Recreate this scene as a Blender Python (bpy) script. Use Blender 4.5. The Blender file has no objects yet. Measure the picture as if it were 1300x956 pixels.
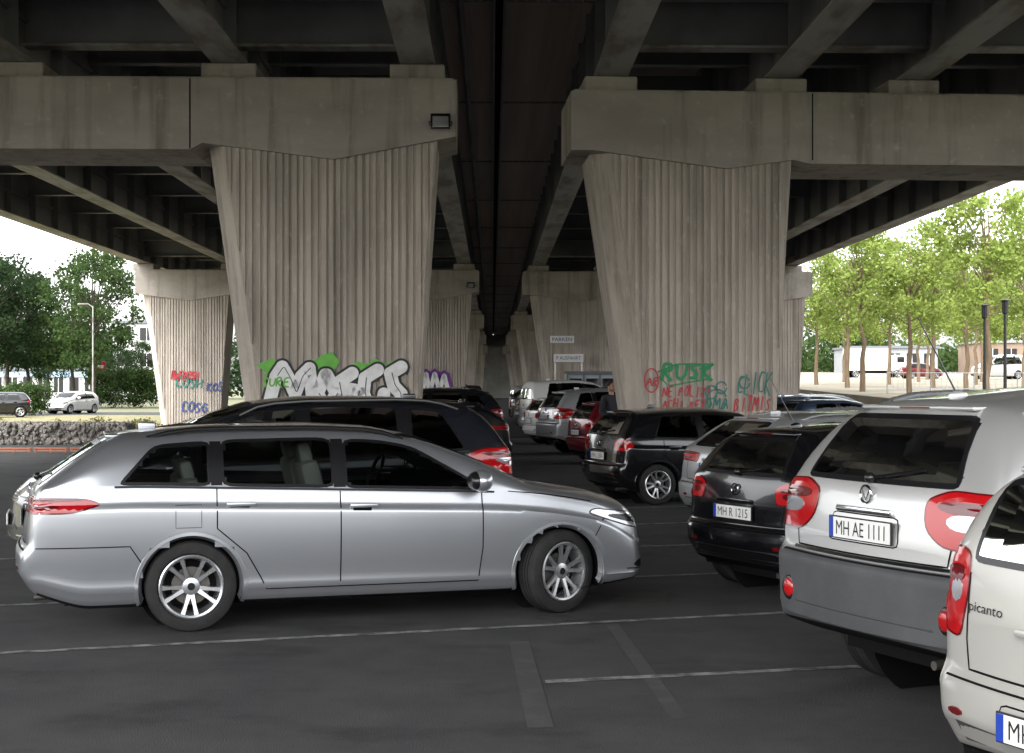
import bpy, bmesh, math, random
import numpy as np
from mathutils import Vector, Matrix
from mathutils.bvhtree import BVHTree
random.seed(7)
R = math.radians
scene = bpy.context.scene
scene.view_settings.view_transform = 'Standard'
scene.view_settings.look = 'None'
scene.view_settings.exposure = 0
COL = scene.collection

# ------------------------------------------------------------ materials
MATS = {}
def _mix(nt, fac, a, b):
    n = nt.nodes.new('ShaderNodeMix'); n.data_type = 'RGBA'
    nt.links.new(fac, n.inputs[0])
    for i, v in ((6, a), (7, b)):
        if isinstance(v, tuple): n.inputs[i].default_value = (*v[:3], 1)
        else: nt.links.new(v, n.inputs[i])
    return n.outputs[2]
def _noise(nt, vec, scale, detail=4, rough=.6):
    n = nt.nodes.new('ShaderNodeTexNoise'); n.inputs['Scale'].default_value = scale
    n.inputs['Detail'].default_value = detail; n.inputs['Roughness'].default_value = rough
    nt.links.new(vec, n.inputs['Vector']); return n.outputs[0]
def _ramp(nt, fac, a, b):
    n = nt.nodes.new('ShaderNodeMapRange'); n.inputs[1].default_value = a; n.inputs[2].default_value = b
    nt.links.new(fac, n.inputs[0]); return n.outputs[0]
def _map(nt, vec, sc):
    n = nt.nodes.new('ShaderNodeMapping'); n.inputs['Scale'].default_value = sc
    nt.links.new(vec, n.inputs[0]); return n.outputs[0]
def mat(name, col, rough=.6, metal=0, coat=0, col2=None, nscale=3, stretch=(1, 1, 1), lo=.4, hi=.65,
        bump=0, bscale=30, col3=None, n3=.4, s3=(1,1,1), lo3=.5, hi3=.7, spec=.5, col4=None, n4=12, s4=(1,1,1), lo4=.55, hi4=.75, rvar=0):
    if name in MATS: return MATS[name]
    m = bpy.data.materials.new(name); m.use_nodes = True; nt = m.node_tree
    p = nt.nodes['Principled BSDF']
    p.inputs['Base Color'].default_value = (*col, 1); p.inputs['Roughness'].default_value = rough
    p.inputs['Metallic'].default_value = metal; p.inputs['Coat Weight'].default_value = coat
    p.inputs['Coat Roughness'].default_value = .04; p.inputs['Specular IOR Level'].default_value = spec
    tc = nt.nodes.new('ShaderNodeTexCoord').outputs['Object']
    if col2:
        c = _mix(nt, _ramp(nt, _noise(nt, _map(nt, tc, stretch), nscale, 6), lo, hi), col, col2)
        if col3: c = _mix(nt, _ramp(nt, _noise(nt, _map(nt, tc, s3), n3, 5), lo3, hi3), c, col3)
        if col4: c = _mix(nt, _ramp(nt, _noise(nt, _map(nt, tc, s4), n4, 5), lo4, hi4), c, col4)
        nt.links.new(c, p.inputs['Base Color'])
    if rvar:
        n = _noise(nt, tc, 4, 5); mr = nt.nodes.new('ShaderNodeMapRange')
        nt.links.new(n, mr.inputs[0]); mr.inputs[3].default_value = max(0, rough - rvar); mr.inputs[4].default_value = rough + rvar
        nt.links.new(mr.outputs[0], p.inputs['Roughness'])
    if bump:
        b = nt.nodes.new('ShaderNodeBump'); b.inputs['Strength'].default_value = bump; b.inputs['Distance'].default_value = .02
        nt.links.new(_noise(nt, tc, bscale, 5), b.inputs['Height']); nt.links.new(b.outputs[0], p.inputs['Normal'])
    MATS[name] = m; return m
def paint(name, col, metal=.55, rough=.33):
    # smooth metallic base under clear coat; a very soft low-frequency tone shift only
    return mat('paint_' + name, col, rough, metal, coat=.8, col2=tuple(c * .95 for c in col), nscale=.8, lo=.2, hi=.8)
def glassmat(name, tint):
    if name in MATS: return MATS[name]
    m = bpy.data.materials.new(name); m.use_nodes = True; nt = m.node_tree
    nt.nodes.remove(nt.nodes['Principled BSDF']); out = nt.nodes['Material Output']
    t = nt.nodes.new('ShaderNodeBsdfTransparent'); t.inputs[0].default_value = (*tint, 1)
    g = nt.nodes.new('ShaderNodeBsdfGlossy'); g.inputs['Roughness'].default_value = .02; g.inputs[0].default_value = (.9, .92, .92, 1)
    f = nt.nodes.new('ShaderNodeFresnel'); f.inputs[0].default_value = 1.5
    mx = nt.nodes.new('ShaderNodeMixShader')
    nt.links.new(f.outputs[0], mx.inputs[0]); nt.links.new(t.outputs[0], mx.inputs[1]); nt.links.new(g.outputs[0], mx.inputs[2])
    nt.links.new(mx.outputs[0], out.inputs[0]); MATS[name] = m; return m
GLASS = glassmat('window_glass', (.34, .37, .36)); GLASSD = glassmat('privacy_glass', (.05, .055, .055))
RUB = mat('black_rubber', (.012, .012, .013), .6); BLK = mat('gloss_black_trim', (.008, .008, .009), .25)
PLA = mat('grey_plastic', (.045, .047, .05), .55, col2=(.06, .062, .064), bump=.15, bscale=200)
DARK = mat('underbody_dark', (.006, .006, .006), .9, spec=.1)
TYRE = mat('tyre_rubber', (.015, .015, .015), .8, col2=(.024, .023, .022), nscale=8, bump=.3, bscale=60, spec=.3)
ALLOY = mat('alloy_rim', (.5, .51, .52), .28, .85, rvar=.05); STEELD = mat('brake_steel', (.12, .11, .1), .5, .7)
CHROME = mat('chrome', (.7, .7, .72), .12, 1)
RED = mat('red_lamp', (.36, .006, .008), .12, coat=.6); REDD = mat('dark_red_lamp', (.10, .003, .005), .1, coat=.6)
LAMPW = mat('lamp_clear', (.45, .46, .48), .12, .6, coat=.6)
PLATE = mat('plate_white', (.68, .68, .66), .35); BLUE = mat('plate_blue', (.01, .04, .3), .35); INK = mat('plate_black', (.01, .01, .01), .5)
SEATL = mat('seat_light', (.55, .54, .50), .9); SEATD = mat('seat_dark', (.035, .035, .038), .9)

# ------------------------------------------------------------ mesh helpers
class MB:
    def __init__(s): s.v = []; s.f = []; s.m = []; s.mats = []
    def mi(s, m):
        if m not in s.mats: s.mats.append(m)
        return s.mats.index(m)
    def add(s, vs, fs, m):
        o = len(s.v); k = s.mi(m); s.v.extend([tuple(v) for v in vs])
        for f in fs: s.f.append(tuple(i + o for i in f)); s.m.append(k)
    def box(s, a, b, m, M=None):
        x0, y0, z0 = a; x1, y1, z1 = b
        vs = [(x0,y0,z0),(x1,y0,z0),(x1,y1,z0),(x0,y1,z0),(x0,y0,z1),(x1,y0,z1),(x1,y1,z1),(x0,y1,z1)]
        if M is not None: vs = [M @ Vector(v) for v in vs]
        s.add(vs, [(0,3,2,1),(4,5,6,7),(0,1,5,4),(1,2,6,5),(2,3,7,6),(3,0,4,7)], m)
    def rbox(s, c, size, r, m, M=None, seg=2):
        bm = bmesh.new(); bmesh.ops.create_cube(bm, size=1)
        for v in bm.verts: v.co = Vector((v.co.x*size[0], v.co.y*size[1], v.co.z*size[2]))
        bmesh.ops.bevel(bm, geom=bm.edges[:], offset=r, segments=seg, affect='EDGES', profile=.5)
        T = Matrix.Translation(c) @ (M if M is not None else Matrix())
        bm.verts.index_update()
        s.add([T @ v.co for v in bm.verts], [[v.index for v in f.verts] for f in bm.faces], m); bm.free()
    def ball(s, c, rad, m, M=None, sub=2):
        bm = bmesh.new(); bmesh.ops.create_icosphere(bm, subdivisions=sub, radius=1)
        T = Matrix.Translation(c) @ (M if M is not None else Matrix())
        bm.verts.index_update()
        s.add([T @ Vector((v.co.x*rad[0], v.co.y*rad[1], v.co.z*rad[2])) for v in bm.verts], [[v.index for v in f.verts] for f in bm.faces], m); bm.free()
    def tube(s, pts, rad, m, n=8, cap=True):
        pts = [Vector(p) for p in pts]
        if not hasattr(rad, '__len__'): rad = [rad]*len(pts)
        vs = []; fs = []
        up = Vector((.13, .31, .94)); 
        for i, p in enumerate(pts):
            d = (pts[min(i+1, len(pts)-1)] - pts[max(i-1, 0)]).normalized()
            a = d.cross(up)
            if a.length < .2: a = d.cross(Vector((1, 0, 0)))
            a.normalize(); b = d.cross(a)
            for k in range(n):
                t = 2*math.pi*k/n; vs.append(p + (a*math.cos(t) + b*math.sin(t))*rad[i])
        for i in range(len(pts)-1):
            for k in range(n):
                fs.append((i*n+k, i*n+(k+1) % n, (i+1)*n+(k+1) % n, (i+1)*n+k))
        if cap: fs.append(tuple(range(n))[::-1]); fs.append(tuple((len(pts)-1)*n+k for k in range(n)))
        s.add(vs, fs, m)
    def lathe(s, prof, m, n=32, axis='y', c=(0,0,0)):
        vs = []; fs = []
        for (r, y) in prof:
            for k in range(n):
                t = 2*math.pi*k/n
                vs.append((c[0]+r*math.cos(t), c[1]+y, c[2]+r*math.sin(t)) if axis == 'y' else (c[0]+r*math.cos(t), c[1]+r*math.sin(t), c[2]+y))
        for i in range(len(prof)-1):
            for k in range(n): fs.append((i*n+k, i*n+(k+1) % n, (i+1)*n+(k+1) % n, (i+1)*n+k))
        s.add(vs, fs, m)
    def prism(s, poly, y0, y1, m):
        n = len(poly)
        s.add([(x, y0, z) for x, z in poly] + [(x, y1, z) for x, z in poly],
              [tuple(range(n)), tuple(range(2*n-1, n-1, -1))] + [(i, i+n, (i+1) % n+n, (i+1) % n) for i in range(n)], m)
    def obj(s, name, parent=None, smooth=None, M=None):
        me = bpy.data.meshes.new(name); me.from_pydata(s.v, [], s.f)
        for m in s.mats: me.materials.append(m)
        me.polygons.foreach_set('material_index', s.m); me.update()
        if smooth is not None:
            me.polygons.foreach_set('use_smooth', [True]*len(me.polygons)); me.set_sharp_from_angle(angle=R(smooth))
        o = bpy.data.objects.new(name, me); COL.objects.link(o)
        if parent: o.parent = parent
        if M is not None: o.matrix_world = M
        return o
def empty(name, M=None):
    o = bpy.data.objects.new(name, None); COL.objects.link(o)
    if M is not None: o.matrix_world = M
    return o
_TC = {}
def textmesh(txt):
    if txt in _TC: return _TC[txt]
    c = bpy.data.curves.new('t', 'FONT'); c.body = txt; c.size = 1; c.resolution_u = 3
    o = bpy.data.objects.new('t', c); COL.objects.link(o)
    dg = bpy.context.evaluated_depsgraph_get(); me = bpy.data.meshes.new_from_object(o.evaluated_get(dg))
    vs = [(v.co.x, v.co.y) for v in me.vertices]; fs = [tuple(p.vertices) for p in me.polygons]
    bpy.data.objects.remove(o); bpy.data.meshes.remove(me)
    if vs:
        x0 = min(v[0] for v in vs); x1 = max(v[0] for v in vs); y0 = min(v[1] for v in vs); y1 = max(v[1] for v in vs)
        vs = [((x-(x0+x1)/2)/(x1-x0), (y-(y0+y1)/2)/(y1-y0)) for x, y in vs]
    _TC[txt] = (vs, fs); return _TC[txt]

# ------------------------------------------------------------ cars
def table(pts, L, sig):
    xs = np.arange(0, L+.005, .01); ys = np.interp(xs, [p[0] for p in pts], [p[1] for p in pts])
    k = int(sig*3/.01); w = np.exp(-.5*(np.arange(-k, k+1)*.01/sig)**2); w /= w.sum()
    a = ys[0] - (ys[1]-ys[0])*np.arange(k, 0, -1); b = ys[-1] + (ys[-1]-ys[-2])*np.arange(1, k+1)
    yy = np.convolve(np.concatenate([a, ys, b]), w, 'valid')
    return lambda x: float(np.interp(x, xs, yy))
def inside(p, poly):
    x, y = p; c = False; n = len(poly); j = n-1
    for i in range(n):
        xi, yi = poly[i]; xj, yj = poly[j]
        if (yi > y) != (yj > y) and x < (xj-xi)*(y-yi)/(yj-yi)+xi: c = not c
        j = i
    return c
def dens(poly, step=.05, closed=True):
    out = []; n = len(poly)
    for i in range(n if closed else n-1):
        a = Vector(poly[i]); b = Vector(poly[(i+1) % n]); k = max(1, int((b-a).length/step))
        for j in range(k): out.append(tuple(a.lerp(b, j/k)))
    if not closed: out.append(tuple(poly[-1]))
    return out
def rnd(poly, it=2, step=.04):
    p = dens(poly, step)
    for _ in range(it):
        n = len(p); p = [((p[i-1][0]+2*p[i][0]+p[(i+1) % n][0])/4, (p[i-1][1]+2*p[i][1]+p[(i+1) % n][1])/4) for i in range(n)]
    A = sum(p[i-1][0]*p[i][1]-p[i][0]*p[i-1][1] for i in range(len(p)))
    return p if A > 0 else p[::-1]
def inset(p, d):
    n = len(p); out = []
    for i in range(n):
        a = p[i-1]; b = p[(i+1) % n]; tx, ty = b[0]-a[0], b[1]-a[1]; l = math.hypot(tx, ty) or 1
        out.append((p[i][0]-ty/l*d, p[i][1]+tx/l*d))
    return out
LOW = [(0, .895), (.03, .93), (.08, .952), (.12, .962), (.145, .975), (.19, .970), (.25, .973), (.32, .980), (.40, .988), (.50, .995), (.60, .999), (.68, 1.), (.75, .999), (.80, .998), (.835, .995), (.86, .974), (.90, .964), (.95, .957), (1, .948)]
NU = 24
_wheels = {}
def wheel_mesh(r, w, style, rimc):
    key = (r, w, style)
    if key in _wheels: return _wheels[key]
    b = MB(); h = w/2; rr = r*.69
    b.lathe([(rr, h*.80), (rr+.02, h), (r*.86, h*1.02), (r*.965, h*.86), (r, h*.55), (r, 0), (r, -h*.55), (r*.965, -h*.86), (r*.86, -h*1.02), (rr+.02, -h), (rr, -h*.8)], TYRE, 40)
    for g in (-.3, 0, .3): b.lathe([(r+.0005, h*(g-.04)), (r+.001, h*(g+.04))], DARK, 40)
    b.lathe([(rr+.006, -h*.93), (rr-.004, -h*.98), (rr-.018, -h*.92), (rr-.026, -h*.6), (rr-.05, h*.7)], rimc, 40)
    b.lathe([(rr-.03, h*.1), (.001, h*.1)], DARK, 32)
    b.lathe([(r*.42, -h*.05), (r*.42, -h*.2), (.05, -h*.2)], STEELD, 28)
    if style == 'multi': ns, wd, pair = 5, .030, .24
    elif style == 'five': ns, wd, pair = 5, .058, 0
    else: ns, wd, pair = 7, .045, 0
    for i in range(ns):
        for sgn in ((-1, 1) if pair else (0,)):
            a = 2*math.pi*i/ns + math.pi/2; a1 = a + sgn*pair
            p0 = Vector((math.cos(a+sgn*pair*.5)*r*.13, 0, math.sin(a+sgn*pair*.5)*r*.13)); p1 = Vector((math.cos(a1)*(rr-.012), 0, math.sin(a1)*(rr-.012)))
            d = (p1-p0).normalized(); t = Vector((-d.z, 0, d.x))
            vs = []
            for q, ww, yo in ((p0, wd*.75, -h*.62), (p0.lerp(p1, .6), wd*.5, -h*.80), (p1, wd*.72, -h*.88)):
                vs += [q - t*ww + Vector((0, yo+.022, 0)), q - t*ww*.75 + Vector((0, yo, 0)), q + t*ww*.75 + Vector((0, yo, 0)), q + t*ww + Vector((0, yo+.022, 0))]
            fs = []
            for s_ in (0, 4):
                for k in range(3): fs.append((s_+k, s_+k+1, s_+k+5, s_+k+4))
            b.add(vs, fs, rimc)
    b.lathe([(r*.2, -h*.45), (r*.19, -h*.66), (r*.10, -h*.72), (.001, -h*.72)], rimc, 24)
    b.lathe([(r*.085, -h*.725), (r*.08, -h*.76), (.001, -h*.76)], BLK, 20)
    o = b.obj('wheel', smooth=40); me = o.data; bpy.data.objects.remove(o); _wheels[key] = me; return me

TYPES = {}
TYPES['estate'] = dict(L=4.90, W=1.83, wb=2.79, ro=1.22, wr=.325, gc=.19, rb=.08,
  top=[(0,.80),(.03,.93),(.09,1.04),(.62,1.38),(.75,1.42),(1.43,1.465),(2.13,1.475),(2.63,1.45),(2.98,1.38),(3.43,1.20),(3.81,1.025),(4.03,.98),(4.43,.915),(4.68,.85),(4.84,.76),(4.90,.66)],
  belt=[(0,1.03),(.8,1.045),(2.13,1.0),(3.53,.95),(3.93,.91),(4.43,.82),(4.90,.58)],
  wins=[(.70,1.37,1.37,.96),(1.43,2.26,2.26,1.43),(2.33,3.47,2.87,2.33)], rw=[(-.60,1.05),(.60,1.05),(.50,1.36),(-.50,1.36)],
  ws=[(-.70,1.01),(.70,1.01),(.56,1.395),(-.56,1.395)], doors=[(1.40,2.295,3.35)], seats=(2.18, 1.28), bz=.60, pr=.60,
  tail=[(.04,.86),(.02,.975),(.35,.99),(.82,.975),(.93,.93),(.72,.865)], head=[(.03,.60),(.0,.68),(.35,.76),(.80,.82),(.86,.775),(.4,.63)], plz=.80, style='multi')
TYPES['hatch'] = dict(L=3.97, W=1.68, wb=2.47, ro=.68, wr=.305, gc=.18, rb=.12,
  top=[(0,.82),(.03,.97),(.06,1.04),(.36,1.36),(.48,1.415),(1.1,1.45),(1.8,1.45),(2.2,1.40),(2.6,1.24),(3.0,1.03),(3.2,.97),(3.6,.87),(3.85,.76),(3.97,.62)],
  belt=[(0,.99),(.6,.985),(1.6,.95),(2.8,.91),(3.2,.86),(3.6,.77),(3.97,.55)],
  wins=[(.62,1.40,1.37,.80),(1.46,2.66,2.10,1.46)], rw=[(-.56,1.03),(.56,1.03),(.46,1.34),(-.46,1.34)],
  ws=[(-.66,1.02),(.66,1.02),(.54,1.36),(-.54,1.36)], doors=[(.78,1.43,2.5)], seats=(1.45, .75), bz=.58, pr=.48,
  tail=[(.20,.80),(.16,.95),(.35,1.0),(.60,.985),(.70,.87),(.5,.80)], head=[(.1,.60),(.05,.68),(.35,.74),(.75,.78),(.78,.72),(.4,.62)], plz=.72, style='five')
TYPES['suv'] = dict(L=4.57, W=1.85, wb=2.70, ro=.93, wr=.36, gc=.30, rb=.12,
  top=[(0,.97),(.03,1.12),(.07,1.2),(.36,1.56),(.50,1.65),(1.2,1.72),(2.0,1.725),(2.5,1.67),(2.9,1.52),(3.4,1.2),(3.65,1.12),(4.1,1.05),(4.4,.93),(4.57,.76)],
  belt=[(0,1.17),(.6,1.165),(1.6,1.11),(3.1,1.06),(3.6,1.0),(4.1,.92),(4.57,.68)],
  wins=[(.58,1.12,1.10,.80),(1.20,2.02,2.02,1.20),(2.10,3.24,2.66,2.10)], rw=[(-.64,1.22),(.64,1.22),(.52,1.58),(-.52,1.58)],
  ws=[(-.70,1.18),(.70,1.18),(.57,1.62),(-.57,1.62)], doors=[(1.18,2.06,3.1)], seats=(1.95, 1.1), bz=.80, pr=.55,
  tail=[(.26,.93),(.10,1.02),(.08,1.17),(.30,1.225),(.80,1.20),(.98,1.14),(.70,.93)], head=[(.05,.77),(.0,.86),(.35,.91),(.75,.94),(.8,.88),(.4,.78)], plz=.98, style='seven')
TYPES['city'] = dict(TYPES['hatch'], L=3.55, W=1.60, wb=2.37, ro=.60, wr=.285,
  top=[(0,.90),(.02,1.02),(.05,1.10),(.20,1.40),(.34,1.48),(1.0,1.53),(1.6,1.53),(2.0,1.47),(2.35,1.31),(2.75,1.06),(2.95,.99),(3.3,.88),(3.48,.76),(3.55,.62)],
  belt=[(0,1.03),(.6,1.03),(1.5,.98),(2.5,.93),(2.9,.87),(3.3,.78),(3.55,.56)],
  wins=[(.50,1.20,1.18,.62),(1.26,2.42,1.90,1.26)], rw=[(-.56,1.06),(.56,1.06),(.48,1.41),(-.48,1.41)],
  doors=[(.62,1.23,2.3)], seats=(1.3, .65), pr=.40,
  tail=[(.36,.74),(.30,.95),(.33,1.10),(.52,1.13),(.62,1.10),(.56,.76)], plz=.47, ez=.93, bdz=.88)
TYPES['van'] = dict(TYPES['suv'], L=4.4, W=1.80, wr=.315, gc=.2,
  top=[(0,1.1),(.03,1.3),(.06,1.4),(.14,1.72),(.25,1.80),(1.2,1.84),(2.0,1.84),(2.5,1.78),(2.9,1.6),(3.4,1.22),(3.65,1.1),(4.0,1.02),(4.25,.9),(4.4,.7)],
  belt=[(0,1.14),(1.6,1.1),(3.1,1.05),(3.6,.98),(4.0,.88),(4.4,.62)], bz=.6,
  tail=[(.36,.85),(.36,1.1),(.36,1.25),(.5,1.25),(.5,.85)], head=[(.05,.7),(.0,.8),(.35,.85),(.75,.88),(.8,.82),(.4,.72)], plz=.85)

def build_car(name, typ, ref, world, heading, pm, rails=None, clad=None, steer=0, plate='MH AB 123', rimc=None, seat=None,
              antenna=False, detail=True, tint=None, badge=None, style=None, chrometrim=False, scl=None, zo=0):
    P = TYPES[typ]; L = P['L']; W = P['W']; H2 = W/2; ro = P['ro']; wb = P['wb']; wr = P['wr']; gc = P['gc']; bz = P['bz']
    rimc = rimc or ALLOY; seat = seat or SEATD; GR = tint or GLASSD
    zt = table(P['top'], L, .035); zb = table(P['belt'], L, .10)
    z0 = table([(0, gc+.13), (.45, gc), (L-.55, gc), (L, gc+.05)], L, .05)
    step = .045 if detail else .075
    e = [0, .008, .02, .035, .055, .08]
    mid = list(np.linspace(.11, L-.11, int((L-.22)/step)))
    xs = e + mid + [L-q for q in e[::-1]]
    def DF(x, y, z):
        yn = (y/H2)**2; dr = max(x, 0); df = max(L-x, 0)
        x2 = x + P['rb']*yn*math.exp(-dr/.28) - .26*yn*math.exp(-df/.45)
        x2 += np.interp(z, [gc, .34, .44, bz-.01, bz+.03, bz+.3], [.12, .06, 0, 0, .05, .06])*math.exp(-dr/.16)
        x2 -= np.interp(z, [.15, .22, .34, .50, .75], [.10, .03, 0, .02, .05])*math.exp(-df/.2)
        return (float(x2), y, z)
    rings = []
    for x in xs:
        d = min(x, L-x); Rr = .075; ins = Rr - math.sqrt(max(0, Rr*Rr-(Rr-d)**2)) if d < Rr else 0
        hw = H2*(1 - .07*max(0, 1-x/.7)**2.4 - .15*max(0, 1-(L-x)/1.1)**2.3) - ins
        tp = zt(x) - ins*.5; bt = z0(x) + ins*.5; bl = min(zb(x), tp-.045); h = tp-bl
        half = [(hw*yf, bt + f*(bl-bt)) for f, yf in LOW]
        sm = min(1, h/.40); sm = sm*sm*(3-2*sm); n = 2.3 + 3.4*sm; ws = hw*.948; tum = .36*sm
        for k in range(1, NU+1):
            ph = math.pi/2*k/NU; c, s = math.cos(ph), math.sin(ph)
            r = (abs(c)**n + abs(s)**n)**(-1/n); yn, zn = r*c, r*s
            half.append(((ws - tum*zn*h)*yn if k < NU else 0, bl + h*zn*(1-.07*yn*yn*sm)))
        ring = [(x, -y, z) for y, z in half] + [(x, y, z) for y, z in half[-2::-1]]
        rings.append(ring)
    M_ = len(rings[0]); c0 = (M_-1)//2
    V = [DF(*p) for r in rings for p in r]; F = []
    for i in range(len(rings)-1):
        for k in range(M_): 
            k2 = (k+1) % M_
            F.append((i*M_+k, i*M_+k2, (i+1)*M_+k2, (i+1)*M_+k))
    for ri in (0, len(rings)-1):
        base = ri*M_; rows = []; NC = 12
        for i in range(c0):
            a = rings[ri][i]; row = [base+i]
            for j in range(1, NC):
                y = a[1] + (-2*a[1])*j/NC; V.append(DF(a[0], y, a[2])); row.append(len(V)-1)
            row.append(base+M_-1-i); rows.append(row)
        for i in range(c0-1):
            for j in range(NC): F.append((rows[i][j], rows[i][j+1], rows[i+1][j+1], rows[i+1][j]))
        for j in range(NC): F.append((rows[-1][j], rows[-1][j+1], base+c0))
    bm = bmesh.new(); bv = [bm.verts.new(v) for v in V]
    for f in F:
        try: bm.faces.new([bv[i] for i in f])
        except ValueError: pass
    bmesh.ops.recalc_face_normals(bm, faces=bm.faces[:]); bm.normal_update()
    bvh = BVHTree.FromBMesh(bm)
    Mw = Matrix.Translation((world[0], world[1], zo)) @ Matrix.Rotation(R(heading), 4, 'Z') @ Matrix.Diagonal((*(scl or (1, 1, 1)), 1)) @ Matrix.Translation((-ref[0], -ref[1], 0))
    E = empty(name, Mw)
    def cast(p, ax, side, off):
        if ax == 'S': o = Vector((p[0], side*3, p[1])); d = Vector((0, -side, 0))
        elif ax == 'R': o = Vector((-2, p[0], p[1])); d = Vector((1, 0, 0))
        elif ax == 'F': o = Vector((L+2, p[0], p[1])); d = Vector((-1, 0, 0))
        elif ax == 'CR' or ax == 'CF':
            t = p[0]*100*math.pi/180; fx = -1 if ax == 'CR' else 1
            piv = Vector((P['pr'] if fx < 0 else L-.72, side*(H2-(P['pr'] if fx < 0 else .60)), p[1]))
            d = Vector((-fx*math.cos(t), -side*math.sin(t), 0)); o = piv - d*2.5
        else: o = Vector((p[0], p[1], 4)); d = Vector((0, 0, -1))
        h, n, i, _ = bvh.ray_cast(o, d)
        bad = h is None
        if not bad and ax == 'S' and ((p[0] < .5 and abs(h.y) < H2*.82 and p[1] < zb(p[0])) or (p[0] > L-.9 and abs(h.y) < H2*.55)): bad = True
        if bad:
            if ax == 'S': q = Vector((p[0], side*H2*.90, p[1]))
            elif ax == 'R': q = Vector((.06, p[0], p[1]))
            else: q = o + d*2.0
            h, n, i, _ = bvh.find_nearest(q)
            if n.dot(h-Vector((L/2, 0, .7))) < 0: n = -n
            return h + n*off
        if n.dot(d) > 0: n = -n
        return h + n*off
    def patch(mb, poly, ax, side, off, m, border=0, bm_=None, rings_=4, r=2):
        p = rnd(poly, r); n = len(p); cx = sum(q[0] for q in p)/n; cy = sum(q[1] for q in p)/n
        seq = [(p, -.006, None), (inset(p, .003), off, bm_ or m)]
        inn = inset(p, border) if border else inset(p, .006)
        if border: seq.append((inn, off, bm_ or m))
        for k in range(1, rings_): seq.append(([(cx+(q[0]-cx)*(1-k/rings_), cy+(q[1]-cy)*(1-k/rings_)) for q in inn], off, m))
        for s in range(len(seq)-1):
            A = [cast(q, ax, side, seq[s][1]) for q in seq[s][0]]; B = [cast(q, ax, side, seq[s+1][1]) for q in seq[s+1][0]]
            mb.add(A+B, [(i, (i+1) % n, (i+1) % n+n, i+n) for i in range(n)], seq[s+1][2])
        A = [cast(q, ax, side, off) for q in seq[-1][0]]
        mb.add(A + [cast((cx, cy), ax, side, off)], [(i, (i+1) % n, n) for i in range(n)], m)
        return p
    def ribbon(mb, pl, w, ax, side, off, m, closed=False, step=.04):
        p = dens(pl, step, closed); n = len(p); vs = []
        for i in range(n):
            a = p[i-1] if (i or closed) else p[0]; b = p[(i+1) % n] if (i < n-1 or closed) else p[-1]
            tx, ty = b[0]-a[0], b[1]-a[1]; l = math.hypot(tx, ty) or 1
            for s in (-1, 1): vs.append(cast((p[i][0]-ty/l*w/2*s, p[i][1]+tx/l*w/2*s), ax, side, off))
        fs = [(2*i, 2*i+1, 2*((i+1) % n)+1, 2*((i+1) % n)) for i in range(n if closed else n-1)]
        mb.add(vs, fs, m)
    win = MB(); tr = MB(); li = MB(); holes = []
    sidewins = []
    for wi, (b0, b1, t1, t0) in enumerate(P['wins']):
        bot = [(x, zb(x)+.012) for x in np.linspace(b0, b1, 8)]
        top = [(x, zt(x)-.095) for x in np.linspace(t1, t0, 8)]
        sidewins.append((bot+top, wi))
    def scaled(poly, sx_, sz_, dx=0, dz=0):
        c = np.mean(np.array(poly), axis=0); return [(c[0]+dx+(y-c[0])*sx_, c[1]+dz+(z-c[1])*sz_) for y, z in poly]
    for side in (-1, 1):
        for poly, wi in sidewins:
            g = GLASS if wi == len(sidewins)-1 else GR
            p = patch(win, poly, 'S', side, .004, g, .024, BLK)
            if side == 1: holes.append(('S', inset(p, .02)))
        a = P['wins'][0][0]-.01; b = P['wins'][-1][1]+.01
        ribbon(tr, [(x, zb(x)+.004) for x in np.linspace(a, b, 20)], .014, 'S', side, .007, CHROME if chrometrim else RUB)
        for i in range(len(P['wins'])-1):
            x0 = P['wins'][i][1]; x1 = P['wins'][i+1][0]
            if x1-x0 < .12: ribbon(tr, [((x0+x1)/2, zb(x0)+.02), ((x0+x1)/2, zt(x0)-.105)], x1-x0+.02, 'S', side, .0025, BLK)
        rd, bp, fd = P['doors'][0]; wx = ro; wf = ro+wb; ra = wr+.05; sill = gc+.10
        def vline(x, zlo, dx=0): ribbon(tr, [(x+dx, zlo), (x, zlo+.25), (x, zb(x)-.005)], .009, 'S', side, .0022, DARK)
        vline(bp, sill); vline(fd+.03, sill, -.03)
        xr = min(rd+.0, bp-.5)
        ribbon(tr, [(xr, zb(xr)), (xr, .74), (wx+ra*.88+.06, wr+ra*.62), (wx+ra+.11, sill+.10), (wx+ra+.16, sill), (fd, sill)], .009, 'S', side, .0022, DARK)
        ribbon(tr, [(wx-ra*.93, wr+ra*.45+.02), (wx-ra-.05, bz+.03), (.16, bz+.03)], .008, 'S', side, .0022, DARK)
        ribbon(tr, [(wf+ra*.75, wr+ra*.70), (wf+ra*.95, wr+ra+.01), (L-.50, wr+ra+.06)], .008, 'S', side, .0022, DARK)
        ribbon(tr, [(x, zb(x)+.015) for x in np.linspace(P['wins'][-1][1]+.12, L-.62, 8)], .007, 'S', side, .002, DARK)
        if side == -1: 
            fx, fz_ = wx-.02, zb(wx)-.20; ribbon(tr, [(fx-.09, fz_-.08), (fx+.09, fz_-.08), (fx+.09, fz_+.08), (fx-.09, fz_+.08)], .004, 'S', side, .002, DARK, True)
        for base in (rd, bp):
            hx = base+.17
            z = zb(hx)-.125; q = cast((hx, z), 'S', side, .024)
            q2 = cast((hx-.01, z-.004), 'S', side, .001); tr.rbox(q2, (.14, .006, .055), .0028, DARK)
            tr.rbox(q, (.21, .018, .032), .008, pm); 
            for s in (-.09, .09): tr.rbox(q+Vector((s, -side*.012, 0)), (.025, .03, .026), .006, pm)
        patch(li, P['tail'], 'CR', side, .006, RED, .012, REDD, rings_=6)
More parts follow.
